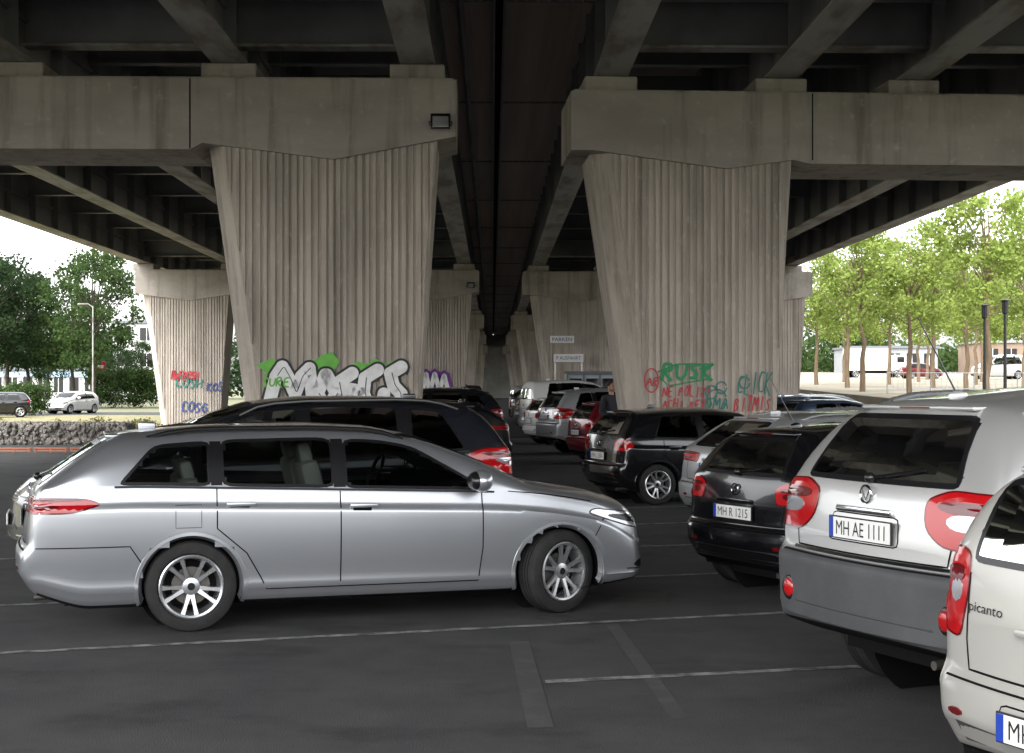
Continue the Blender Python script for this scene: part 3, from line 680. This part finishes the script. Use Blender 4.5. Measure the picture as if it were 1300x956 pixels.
# ------------------------------------------------------------ graffiti
FONT = {'A': [[(0,0),(.5,1),(1,0)],[(.2,.4),(.8,.4)]], 'B': [[(0,0),(0,1),(.8,.85),(.1,.55),(.9,.3),(0,0)]], 'C': [[(.9,.9),(.3,1),(0,.5),(.3,0),(.95,.1)]],
 'E': [[(.9,1),(0,1),(0,0),(.9,0)],[(0,.5),(.7,.55)]], 'F': [[(.9,1),(0,1),(0,0)],[(0,.5),(.7,.5)]], 'G': [[(.9,.9),(.3,1),(0,.5),(.3,0),(.9,.15),(.9,.5),(.5,.5)]],
 'H': [[(0,0),(0,1)],[(1,0),(.9,1)],[(0,.5),(1,.5)]], 'I': [[(.5,0),(.5,1)]], 'K': [[(0,0),(0,1)],[(.9,1),(0,.45),(1,-.1)]], 'L': [[(0,1),(0,0),(.8,0)]],
 'M': [[(0,0),(.1,1),(.5,.3),(.9,1),(1,0)]], 'N': [[(0,0),(0,1),(.9,0),(.9,1)]], 'O': [[(.5,1),(0,.7),(.05,.2),(.5,0),(.95,.3),(.9,.8),(.5,1)]],
 'P': [[(0,0),(0,1),(.8,.9),(.8,.55),(0,.45)]], 'R': [[(0,0),(0,1),(.8,.9),(.75,.55),(0,.5),(.9,-.1)]], 'S': [[(.9,.9),(.3,1),(.1,.7),(.8,.35),(.6,0),(0,.1)]],
 'T': [[(0,1),(1,1)],[(.5,1),(.5,0)]], 'U': [[(0,1),(.05,.2),(.5,0),(.9,.3),(.95,1)]], 'V': [[(0,1),(.5,0),(1,1)]], 'Z': [[(0,1),(.9,1),(0,0),(1,.05)]], '1': [[(.2,.7),(.5,1),(.5,0)]],
 'Q': [[(.5,1),(0,.7),(.05,.2),(.5,0),(.95,.3),(.9,.8),(.5,1)],[(.5,.4),(1.1,-.2)]], 'Y': [[(0,1),(.5,.5),(1,1)],[(.5,.5),(.4,-.1)]], 'X': [[(0,0),(1,1)],[(0,1),(1,0)]]}
def ribbon2(b, pl, w, y, m):
    p = dens(pl, .03, False)
    for _ in range(2): p = [p[0]] + [((p[i-1][0]+2*p[i][0]+p[i+1][0])/4, (p[i-1][1]+2*p[i][1]+p[i+1][1])/4) for i in range(1, len(p)-1)] + [p[-1]]
    vs = []
    for i in range(len(p)):
        a = p[max(i-1, 0)]; c = p[min(i+1, len(p)-1)]; tx, tz = c[0]-a[0], c[1]-a[1]; l = math.hypot(tx, tz) or 1
        for s in (-1, 1): vs.append((p[i][0]-tz/l*w/2*s, y, p[i][1]+tx/l*w/2*s))
    b.add(vs, [(2*i, 2*i+2, 2*i+3, 2*i+1) for i in range(len(p)-1)], m)
def tag(b, txt, x, z, h, w, y, m, lw=.03, slope=0, gap=1.25):
    rg = random.Random(len(txt)*7+int(h*100))
    for i, ch in enumerate(txt):
        if ch in FONT:
            jz = rg.uniform(-.08, .08)*h; sc = rg.uniform(.9, 1.2)
            for st in FONT[ch]: ribbon2(b, [(x+i*w*gap+px*w+pz_*h*.15, z+jz+i*slope+pz_*h*sc) for px, pz_ in st], lw, y, m)
def spray(n, c): return mat('spray_'+n, c, .6, col2=tuple(q*.8 for q in c), nscale=6)
sG = spray('green', (.12, .40, .05)); sT = spray('teal', (.02, .17, .14)); sR = spray('red', (.42, .03, .04)); sW = spray('white', (.66, .66, .66)); sK = spray('black', (.012, .012, .014)); sP = spray('purple', (.15, .03, .24)); sB = spray('blue', (.03, .06, .2)); sDG = spray('dark_green', (.01, .22, .07))
def gxz(px, py, D): return ((px-625)*D/1805, 1.78+(490-py)*D/1805)
b = MB(); D = 24.5; yy = 24.5-.048
def blob(cx, cz, rx, rz, y, m, n=28, wob=.12, ph=0):
    vs = [(cx+rx*math.cos(t)*(1+wob*math.sin(3*t+ph)), y, cz+rz*math.sin(t)*(1+wob*math.cos(4*t+ph))) for t in np.linspace(0, 2*math.pi, n+1)[:-1]]
    b.add(vs+[(cx, y, cz)], [((i+1) % n, i, n) for i in range(n)], m)
for i, (px, py, r1, r2) in enumerate([(345, 466, .22, .12), (408, 466, .24, .16), (418, 458, .16, .14), (398, 474, .2, .16), (460, 470, .22, .14), (478, 464, .14, .10), (505, 467, .15, .10), (340, 484, .12, .22)]):
    x, z = gxz(px, py, D); x = min(max(x, -3.78), -1.72); blob(x, z, r1, r2, yy-.0002*i, sG, ph=i, wob=.2)
def clampx(p, lw): return [(min(max(q[0], -3.86), -1.38-lw/2-.05), q[1]) for q in p]
letters = [[(340, 524), (352, 478), (360, 466), (368, 480), (376, 500), (384, 478), (394, 468), (400, 524)], [(414, 476), (404, 500), (416, 518), (428, 500), (416, 476)], [(448, 474), (430, 486), (434, 508), (450, 514), (456, 496), (444, 494)], [(480, 470), (464, 480), (462, 500), (470, 518), (486, 516), (488, 500)], [(514, 466), (496, 474), (500, 490), (514, 500), (510, 518), (492, 518)]]
for lw, m, dy in ((.30, sK, .003), (.22, sW, .007)):
    for st in letters: 
        pts = clampx([gxz(px, py, D) for px, py in st], .27); ribbon2(b, pts, lw, yy-dy, m)
        for p in pts: blob(p[0], p[1], lw*.5, lw*.5, yy-dy-.0012, m, wob=0)
for st in letters: ribbon2(b, clampx([gxz(px+2, py-1, D) for px, py in st], .27)[1:-1], .014, yy-.011, sK)
tag(b, 'SURE', *gxz(334, 491, D), .15, .10, yy-.013, sG, .03)
o = b.obj('graffiti_mural', V); o.matrix_local = rotm(24.5, .8)
b = MB(); D = 25.3; yy = 25.3-.048
x, z = gxz(842, 482, D); tag(b, 'RUSK', x, z, .25, .19, yy, sDG, .055)
ribbon2(b, [gxz(836, 472, D), gxz(862, 462, D), gxz(908, 462, D), gxz(890, 468, D)], .03, yy-.002, sDG); ribbon2(b, [gxz(838, 478, D), gxz(850, 490, D), gxz(905, 480, D)], .025, yy-.002, sDG)
x, z = gxz(842, 504, D); tag(b, 'NE POLIZI', x, z, .18, .075, yy, sR, .024, gap=1.3)
x, z = gxz(842, 519, D); tag(b, 'ACHI BEV', x, z, .15, .075, yy, sR, .024, gap=1.3)
x, z = gxz(934, 522, D); tag(b, 'BITMIS', x, z, .24, .09, yy, sR, .026)
x, z = gxz(938, 500, D); tag(b, 'CLICK', x, z, .34, .10, yy, sT, .026)
for (cx, cy, rr) in ((912, 508, 13), (905, 498, 8), (918, 492, 7), (948, 486, 7)):
    ribbon2(b, [gxz(cx+rr*math.cos(t), cy+rr*1.1*math.sin(t), D) for t in np.linspace(0, 6.0, 20)], .026, yy-.002, sT)
tag(b, 'QMA', *gxz(896, 520, D), .2, .12, yy, sT, .026)
ribbon2(b, [gxz(828+9*math.cos(t), 483+16*math.sin(t), D) for t in np.linspace(0, 6.2, 20)], .024, yy-.002, sR)
tag(b, 'AR', *gxz(821, 490, D), .16, .10, yy, sR, .024)
o = b.obj('graffiti_tags', V); o.matrix_local = rotm(25.3, 2.5)
b = MB(); D = 64.8; yy = 64.8-.06
tag(b, 'MAFRUSH', *gxz(219, 482, D), .35, .14, yy, sR, .07); tag(b, 'COSH', *gxz(225, 492, D), .4, .24, yy, sT, .07); tag(b, 'KOS', *gxz(264, 497, D), .35, .2, yy, sB, .06); tag(b, 'COSG', *gxz(232, 523, D), .4, .24, yy, sB, .07)
for k in range(2): ribbon2(b, [gxz(536, 500, D), gxz(541, 474, D), gxz(546, 498, D), gxz(552, 474, D), gxz(558, 496, D), gxz(564, 476, D), gxz(569, 496, D)], .5-.3*k, yy-.01-.004*k, (sP, sW)[k])
b.obj('graffiti_tags', V)

# ------------------------------------------------------------ signs, cabin, person, wall
def W(px, D): return (px-650)/1805*D
b = MB(); bw = mat('banner_white', (.7, .7, .7), .7); b.rbox((W(714, 64.4), 64.75, 3.9), (1.1, .04, .32), .008, bw); 
vs, fs = textmesh('PARKEN'); b.add([(W(714, 64.4)+v[0]*.9, 64.72, 3.9+v[1]*.17) for v in vs], fs, sB); b.obj('banner_sign')
b = MB(); b.rbox((W(722, 64.4), 64.6, 3.05), (1.35, .04, .36), .008, bw); vs, fs = textmesh('P AUSFAHRT'); b.add([(W(722, 64.4)+v[0]*1.1, 64.57, 3.05+v[1]*.17) for v in vs], fs, sB)
b.tube([(W(705, 64.4), 64.65, 0), (W(705, 64.4), 64.65, 3.1)], .03, ALLOY); b.tube([(W(739, 64.4), 64.65, 0), (W(739, 64.4), 64.65, 3.1)], .03, ALLOY); b.obj('parking_sign')
b = MB(); cx = W(752, 60); cb = mat('cabin_panel', (.30, .34, .38), .5, col2=(.24, .27, .30)); fr = mat('cabin_frame', (.12, .13, .14), .5)
b.rbox((cx, 61, 1.15), (2.1, 1.6, 2.3), .03, cb)
for s in (-1.05, -.35, .35, 1.05): b.rbox((cx+s, 60.17, 1.15), (.07, .06, 2.3), .01, fr)
for z in (.05, 1.3, 2.3): b.rbox((cx, 60.16, z), (2.16, .07, .08), .01, fr)
for s in (-.7, 0, .7): b.rbox((cx+s, 60.19, 1.75), (.5, .02, .7), .005, BLK)
b.rbox((cx, 61, 2.36), (2.3, 1.8, .08), .02, fr); b.obj('ticket_cabin', None, 40)
def person(x, y, rot):
    E = empty('person', Matrix.Translation((x, y, 0)) @ Matrix.Rotation(R(rot), 4, 'Z') @ Matrix.Diagonal((1.06, 1.06, 1.06, 1)))
    cloth = mat('dark_jacket', (.02, .022, .03), .9, col2=(.03, .03, .04)); skin = mat('skin', (.45, .27, .19), .6); hair = mat('hair', (.03, .02, .015), .8)
    def skinmesh(name, vs, es, rs, m, root=0):
        me = bpy.data.meshes.new(name); me.from_pydata(vs, es, []); o = bpy.data.objects.new(name, me); COL.objects.link(o); o.parent = E
        o.modifiers.new('s', 'SKIN')
        for i, r in enumerate(rs): me.skin_vertices[0].data[i].radius = (r, r)
        me.skin_vertices[0].data[root].use_root = True
        o.modifiers.new('ss', 'SUBSURF').levels = 2; o.modifiers['ss'].render_levels = 2; me.materials.append(m); return o
    vs = [(0,0,.98),(0,0,1.18),(0,0,1.40),(0,.0,1.52),(.19,0,1.44),(.24,.02,1.16),(.23,-.10,.94),(-.19,0,1.44),(-.25,.02,1.16),(-.2,-.16,1.0),(.10,0,.92),(.11,-.02,.50),(.11,.02,.09),(-.10,0,.92),(-.12,.04,.50),(-.13,.06,.09),(.12,-.14,.05),(-.14,-.10,.05)]
    es = [(0,1),(1,2),(2,3),(2,4),(4,5),(5,6),(2,7),(7,8),(8,9),(0,10),(10,11),(11,12),(12,16),(0,13),(13,14),(14,15),(15,17)]
    skinmesh('clothed_body', vs, es, [.15,.145,.16,.07,.075,.055,.04,.075,.055,.04,.10,.07,.05,.10,.07,.05,.04,.04], cloth)
    b = MB(); b.ball((0, -.01, 1.66), (.078, .095, .115), skin, sub=3); b.ball((0, -.105, 1.645), (.013, .018, .02), skin)
    b.ball((0, .015, 1.69), (.084, .098, .105), hair, sub=3)
    for s in (-1, 1): b.ball((s*.08, 0, 1.65), (.012, .02, .03), skin); b.ball((s*.03, -.095, 1.67), (.012, .008, .008), INK)
    b.tube([(0, 0, 1.5), (0, 0, 1.6)], .05, skin, 10); b.obj('head', E, 60)
    for s, p in ((1, (.23, -.12, .90)), (-1, (-.2, -.20, .99))):
        b = MB(); b.ball(p, (.03, .035, .05), skin)
        for k in range(4): b.tube([(p[0]-.02+k*.014, p[1]-.01, p[2]-.03), (p[0]-.02+k*.014, p[1]-.02, p[2]-.085-.01*(k in (1, 2)))], [.009, .007], skin, 6)
        b.tube([(p[0]-s*.02, p[1]-.02, p[2]), (p[0]-s*.045, p[1]-.04, p[2]-.045)], [.01, .008], skin, 6); b.obj('hand', E, 50)
person(W(776, 29.6), 29.6, 40)
STN = mat('gabion_stone', (.12, .11, .10), .9, col2=(.22, .20, .18), nscale=2, bump=.5, bscale=20); random.seed(3)
b = MB()
for k in range(1500):
    x = random.uniform(-24, -11.6); z = random.uniform(.03, .64); y = 42.8+random.uniform(0, .12) if random.random() < .7 else 42.8+random.uniform(0, .9)
    if y > 42.95: z = .62
    s = random.uniform(.06, .12); b.ball((x, y, z), (s, s*.8, s*.7), STN, Matrix.Rotation(random.random()*3, 4, 'Y'), sub=1)
b.box((-24, 42.88, 0), (-11.6, 43.8, .6), STN)
for x in np.arange(-24, -11.5, .31): b.tube([(x, 42.68, 0), (x, 42.68, .7)], .006, STEELD, 4)
for z in (.05, .25, .45, .69): b.tube([(-24, 42.68, z), (-11.6, 42.68, z)], .006, STEELD, 4)
b.obj('gabion_wall')
b = MB(); og = mat('orange_plastic', (.36, .12, .06), .6)
for i in range(7):
    x = -14.8+i*.95; 
    for z in (.06, .13): b.rbox((x-1.2, 37.4+i*.05, z), (.9, .04, .035), .01, og)
    for s in (-.4, 0, .4): b.rbox((x-1.2+s, 37.4+i*.05, .08), (.04, .04, .13), .01, og)
b.obj('orange_barrier')

# ------------------------------------------------------------ vegetation
def leafmat(name, c1, c2):
    m = bpy.data.materials.new(name); m.use_nodes = True; nt = m.node_tree; nt.nodes.remove(nt.nodes['Principled BSDF'])
    tc = nt.nodes.new('ShaderNodeTexCoord').outputs['Object']
    n = _ramp(nt, _noise(nt, tc, 1.3, 5), .35, .65); c = _mix(nt, n, c1, c2)
    d = nt.nodes.new('ShaderNodeBsdfDiffuse'); t = nt.nodes.new('ShaderNodeBsdfTranslucent'); mx = nt.nodes.new('ShaderNodeMixShader'); mx.inputs[0].default_value = .4
    nt.links.new(c, d.inputs[0]); nt.links.new(c, t.inputs[0]); nt.links.new(d.outputs[0], mx.inputs[1]); nt.links.new(t.outputs[0], mx.inputs[2])
    nt.links.new(mx.outputs[0], nt.nodes['Material Output'].inputs[0]); return m
LF1 = leafmat('plane_leaves', (.17, .235, .05), (.25, .31, .085)); LF2 = leafmat('broad_leaves', (.035, .065, .022), (.065, .10, .035)); LF3 = leafmat('dark_leaves', (.02, .038, .018), (.038, .06, .026))
BARK = mat('bark', (.17, .12, .075), .9, col2=(.11, .08, .05), nscale=6, stretch=(1, 1, .3), bump=.5); BARK2 = mat('dark_bark', (.06, .05, .035), .95, col2=(.035, .03, .02), nscale=5)
def leaves(rng, clumps, per, size, spread):
    vs = []; fs = []
    for (c, rad) in clumps:
        n = int(per*rad*rad/(spread*spread))
        P = rng.normal(0, .42, (n, 3))*rad; P[:, 2] *= .7
        A = rng.normal(0, 1, (n, 3)); A /= np.linalg.norm(A, axis=1)[:, None]; B = np.cross(A, rng.normal(0, 1, (n, 3))); B /= np.linalg.norm(B, axis=1)[:, None]
        s = size*rng.uniform(.6, 1.3, n)
        for i in range(n):
            p = P[i]+c; a = A[i]*s[i]*.5; q = B[i]*s[i]*.32; k = len(vs)
            vs += [tuple(p-a), tuple(p+q), tuple(p+a), tuple(p-q)]; fs.append((k, k+1, k+2, k+3))
    return vs, fs
def tree_mesh(seed, H, trunk, crown_r, r0, bark, leaf, nl=46, per=110, size=.2, boxy=False):
    rng = np.random.default_rng(seed); b = MB(); wob = rng.normal(0, .04, (5, 2))
    tp = [(wob[i][0]*i*.6, wob[i][1]*i*.6, trunk*1.15*i/4) for i in range(5)]; b.tube([(0, 0, -.2)]+tp, [r0*1.2]+[r0*(1-.09*i) for i in range(5)], bark, 10)
    top = Vector(tp[-1]); clumps = []; ch = H-trunk
    b.tube([top, top+Vector((.1, .05, ch*.45)), top+Vector((0, .1, ch*.8))], [r0*.6, r0*.35, r0*.08], bark, 6)
    for i in range(nl):
        u = rng.uniform(0, 1); z = trunk+ch*(.08+.88*u); env = (math.sin(math.pi*(.12+.80*u)))**.7 if not boxy else .85+.15*math.sin(9*u)
        if boxy: env *= (1 if u < .75 else 1-(u-.75)*2.2)
        a = rng.uniform(0, 6.283); r = crown_r*env*math.sqrt(rng.uniform(.12, 1)); c = np.array((math.cos(a)*r, math.sin(a)*r, z))
        clumps.append((c, crown_r*rng.uniform(.2, .34)))
        if i % 2 == 0:
            s = top + Vector((0, 0, ch*u*.45-.1)); mid = s.lerp(Vector(c), .55)+Vector((0, 0, .15)); b.tube([s, mid, Vector(c)], [r0*.28, r0*.16, r0*.04], bark, 5, False)
    vs, fs = leaves(rng, clumps, per, size, crown_r*.27); b.add(vs, fs, leaf)
    o = b.obj('t', smooth=30); me = o.data; bpy.data.objects.remove(o); return me
PT = [tree_mesh(i, 8.3+.5*(i % 2), 2.9, 2.6, .15, BARK, LF1, 48, 100, .21, True) for i in range(3)]
random.seed(11)
for y in (60, 68, 77, 87, 98, 110, 124):
    x = 18.9+random.uniform(0, 2)
    while x < 62:
        px = 650+1805*x/y
        if 1025 < px < 1420:
            o = bpy.data.objects.new('plane_tree', random.choice(PT)); COL.objects.link(o); s = random.uniform(.92, 1.08)
            o.matrix_world = Matrix.Translation((x+random.uniform(-.4, .4), y+random.uniform(-.5, .5), pz(y))) @ Matrix.Rotation(random.random()*6, 4, 'Z') @ Matrix.Diagonal((s, s, s, 1))
        x += 5.4
def puttree(me, px, D, s=1, name='broadleaf_tree'):
    o = bpy.data.objects.new(name, me); COL.objects.link(o); o.matrix_world = Matrix.Translation((W(px, D), D, -.03)) @ Matrix.Rotation(random.random()*6, 4, 'Z') @ Matrix.Diagonal((s, s, s, 1))
BT = [tree_mesh(20+i, 12.5, 3.0, 4.0, .25, BARK2, (LF2, LF3)[i % 2], 70, 110, .30) for i in range(3)]
puttree(BT[0], 118, 112, 1.0); puttree(BT[2], 92, 118, .85)
for px, D, s in ((10, 118, 1.0), (-30, 112, 1.05), (35, 128, .95), (62, 140, .7), (-70, 120, 1.1), (150, 160, .5), (180, 165, .55)): puttree(BT[1], px, D, s)
def mass(name, x0, x1, y0, y1, z0, z1, n, rad, leaf, size, per, seed):
    rng = np.random.default_rng(seed); cl = []
    for i in range(n):
        x = rng.uniform(x0, x1); cl.append((np.array((x, rng.uniform(y0, y1), z0+(z1*(.8+.25*math.sin(x*.21+seed))-z0)*rng.uniform(0, 1)**.8)), rad*rng.uniform(.7, 1.2)))
    vs, fs = leaves(rng, cl, per, size, rad); b = MB(); b.add(vs, fs, leaf); b.obj(name)
mass('hedge', W(8, 90), W(82, 90), 90-4, 87.5, .2, 1.75, 90, .6, LF2, .16, 130, 1)
mass('hedge', W(118, 118), W(200, 118), 116, 119, .3, 2.9, 120, .8, LF2, .2, 120, 2)
mass('distant_trees', -120, -20, 190, 215, 1, 11, 260, 2.8, LF3, .9, 80, 3)
mass('distant_trees', 30, 200, 195, 225, 2, 11, 420, 3.0, LF2, .9, 90, 4)
mass('grass_tufts', -30, -11.8, 44.2, 60, .0, .3, 260, .35, leafmat('straw', (.20, .17, .08), (.10, .11, .04)), .12, 60, 5)

# ------------------------------------------------------------ buildings
def building(name, cx, cy, w, d, h, wall, nw, nf, zb_=0, roofc=None, band=None):
    b = MB(); b.box((cx-w/2, cy, zb_-.5), (cx+w/2, cy+d, zb_+h), wall); b.box((cx-w/2-.2, cy-.2, zb_+h), (cx+w/2+.2, cy+d+.2, zb_+h+.3), roofc or fr)
    for j in range(nf):
        z = zb_+h/nf*(j+.32)
        for i in range(nw):
            x = cx-w/2+w/nw*(i+.5); ww = w/nw*.3; hh = h/nf*.25
            b.box((x-ww, cy-.03, z), (x+ww, cy-.003, z+hh*2), BLK); b.box((x-ww-.06, cy-.06, z-.08), (x+ww+.06, cy-.031, z-.01), PLATE); b.box((x-.03, cy-.05, z), (x+.03, cy-.031, z+hh*2), PLATE)
    if band: b.box((cx-w/2, cy-.08, zb_+h-.7), (cx+w/2, cy-.004, zb_+h-.1), band)
    b.obj(name)
wl = mat('white_render', (.42, .42, .41), .8, col2=(.35, .35, .34), nscale=.3); gy = mat('grey_cladding', (.26, .27, .28), .6, col2=(.20, .21, .22), nscale=.4)
bk = mat('ochre_brick', (.22, .16, .11), .9, col2=(.17, .12, .09), nscale=.5)
building('low_white_building', W(45, 150), 150, 13, 10, 3.4, wl, 8, 1, band=spray('pale_blue', (.3, .42, .55)))
building('office_building', W(172, 175), 175, 5.5, 12, 9.5, wl, 2, 3, band=None)
building('brick_building', 66, 178, 14, 10, 4.2, bk, 6, 1, 3, roofc=gy)
building('grey_building', 49, 182, 11, 10, 3.6, gy, 5, 1, 3)
b = MB(); x = W(128, 120); b.tube([(x, 120, 0), (x, 120, 4)], .05, ALLOY); b.rbox((x, 119.9, 3.4), (.9, .08, .9), .03, sR); b.rbox((x, 119.84, 3.4), (.55, .03, .25), .01, sW); b.obj('shop_sign')
def lamp(name, x, y, z0_, h, m, arm=0):
    b = MB(); b.tube([(x, y, z0_-.1), (x, y, z0_+.8), (x, y, z0_+h)], [.09, .06, .045], m, 10)
    if arm: b.tube([(x, y, z0_+h-.1), (x+arm*.5, y, z0_+h+.15), (x+arm, y, z0_+h+.15)], .03, m, 6); b.rbox((x+arm, y, z0_+h+.12), (.7, .25, .1), .04, m)
    else: b.lathe([(.05, 0), (.10, .05), (.11, .45), (.16, .5), (.02, .56)], m, 12, 'z', (x, y, z0_+h)); 
    b.obj(name, None, 40)
lamp('street_lamp', W(118, 98), 98, 0, 7.3, STEELL, -.7); lamp('street_lamp', W(5, 130), 130, 0, 6, STEELL, .6)
lamp('lamp_post', W(1250, 52), 52, pz(52), 3.2, BLK); lamp('lamp_post', W(1276, 50), 50, pz(50), 3.3, BLK)
b = MB(); fy = 72
for i in range(13):
    x = 19+i*2.2; z = pz(fy); b.tube([(x, fy, z), (x, fy, z+1.1)], .03, ALLOY, 6)
    for zz in (.25, 1.05): b.tube([(x, fy, z+zz), (x+2.2, fy, z+zz)], .022, ALLOY, 6)
    for k in range(1, 8): b.tube([(x+.275*k, fy, z+.25), (x+.275*k, fy, z+1.05)], .008, ALLOY, 4)
b.obj('railing')
def truck(x, y, z):
    E = empty('box_truck', Matrix.Translation((x, y, z))); b = MB()
    b.rbox((0, 0, 1.75), (4.2, 2.1, 2.2), .05, WHITE); b.rbox((2.9, 0, 1.35), (1.5, 2.0, 1.7), .25, WHITE, seg=3); b.rbox((3.1, -.98, 1.75), (.7, .1, .55), .04, BLK); b.rbox((.6, 0, .55), (5.6, 1.6, .25), .05, DARK)
    b.obj('cargo_box_and_cab', E, 40); wm = wheel_mesh(.38, .25, 'five', ALLOY)
    for i, (xx, s) in enumerate(((-1.3, -1), (-1.3, 1), (2.8, -1), (2.8, 1))):
        o = bpy.data.objects.new('wheel_%d' % (i+1), wm); COL.objects.link(o); o.parent = E; o.matrix_local = Matrix.Translation((xx, s*.92, .38)) @ Matrix.Rotation(0 if s < 0 else math.pi, 4, 'Z')
truck(W(1100, 140), 140, pz(140))

# ------------------------------------------------------------ light
w = bpy.data.worlds.new('World'); scene.world = w; w.use_nodes = True; nt = w.node_tree
bg = nt.nodes['Background']; sky = nt.nodes.new('ShaderNodeTexSky'); sky.sky_type = 'NISHITA'; sky.sun_disc = False
sky.sun_elevation = R(52); sky.sun_rotation = R(215); sky.dust_density = 4; sky.air_density = 1.0
hs = nt.nodes.new('ShaderNodeHueSaturation'); hs.inputs['Saturation'].default_value = .12; hs.inputs['Value'].default_value = 6.0
nt.links.new(sky.outputs[0], hs.inputs['Color']); nt.links.new(hs.outputs[0], bg.inputs[0]); bg.inputs[1].default_value = .15
sl = bpy.data.lights.new('sun', 'SUN'); sl.energy = 1.5; sl.angle = R(20); sl.color = (1, .96, .9); so = bpy.data.objects.new('sun', sl); COL.objects.link(so)
az = R(215); el = R(52); d = Vector((math.sin(az)*math.cos(el), math.cos(az)*math.cos(el), math.sin(el)))
so.rotation_euler = d.to_track_quat('Z', 'Y').to_euler()

cd = bpy.data.cameras.new('Camera'); cam = bpy.data.objects.new('Camera', cd); COL.objects.link(cam); scene.camera = cam
cam.location = (0, 0, 1.78); cam.rotation_euler = (R(90), 0, 0); cd.sensor_width = 36; cd.lens = 1805/1300*36
cd.shift_y = 12/1300; cd.clip_end = 3000; cd.clip_start = .05
print('verts', sum(len(m.vertices) for m in bpy.data.meshes))
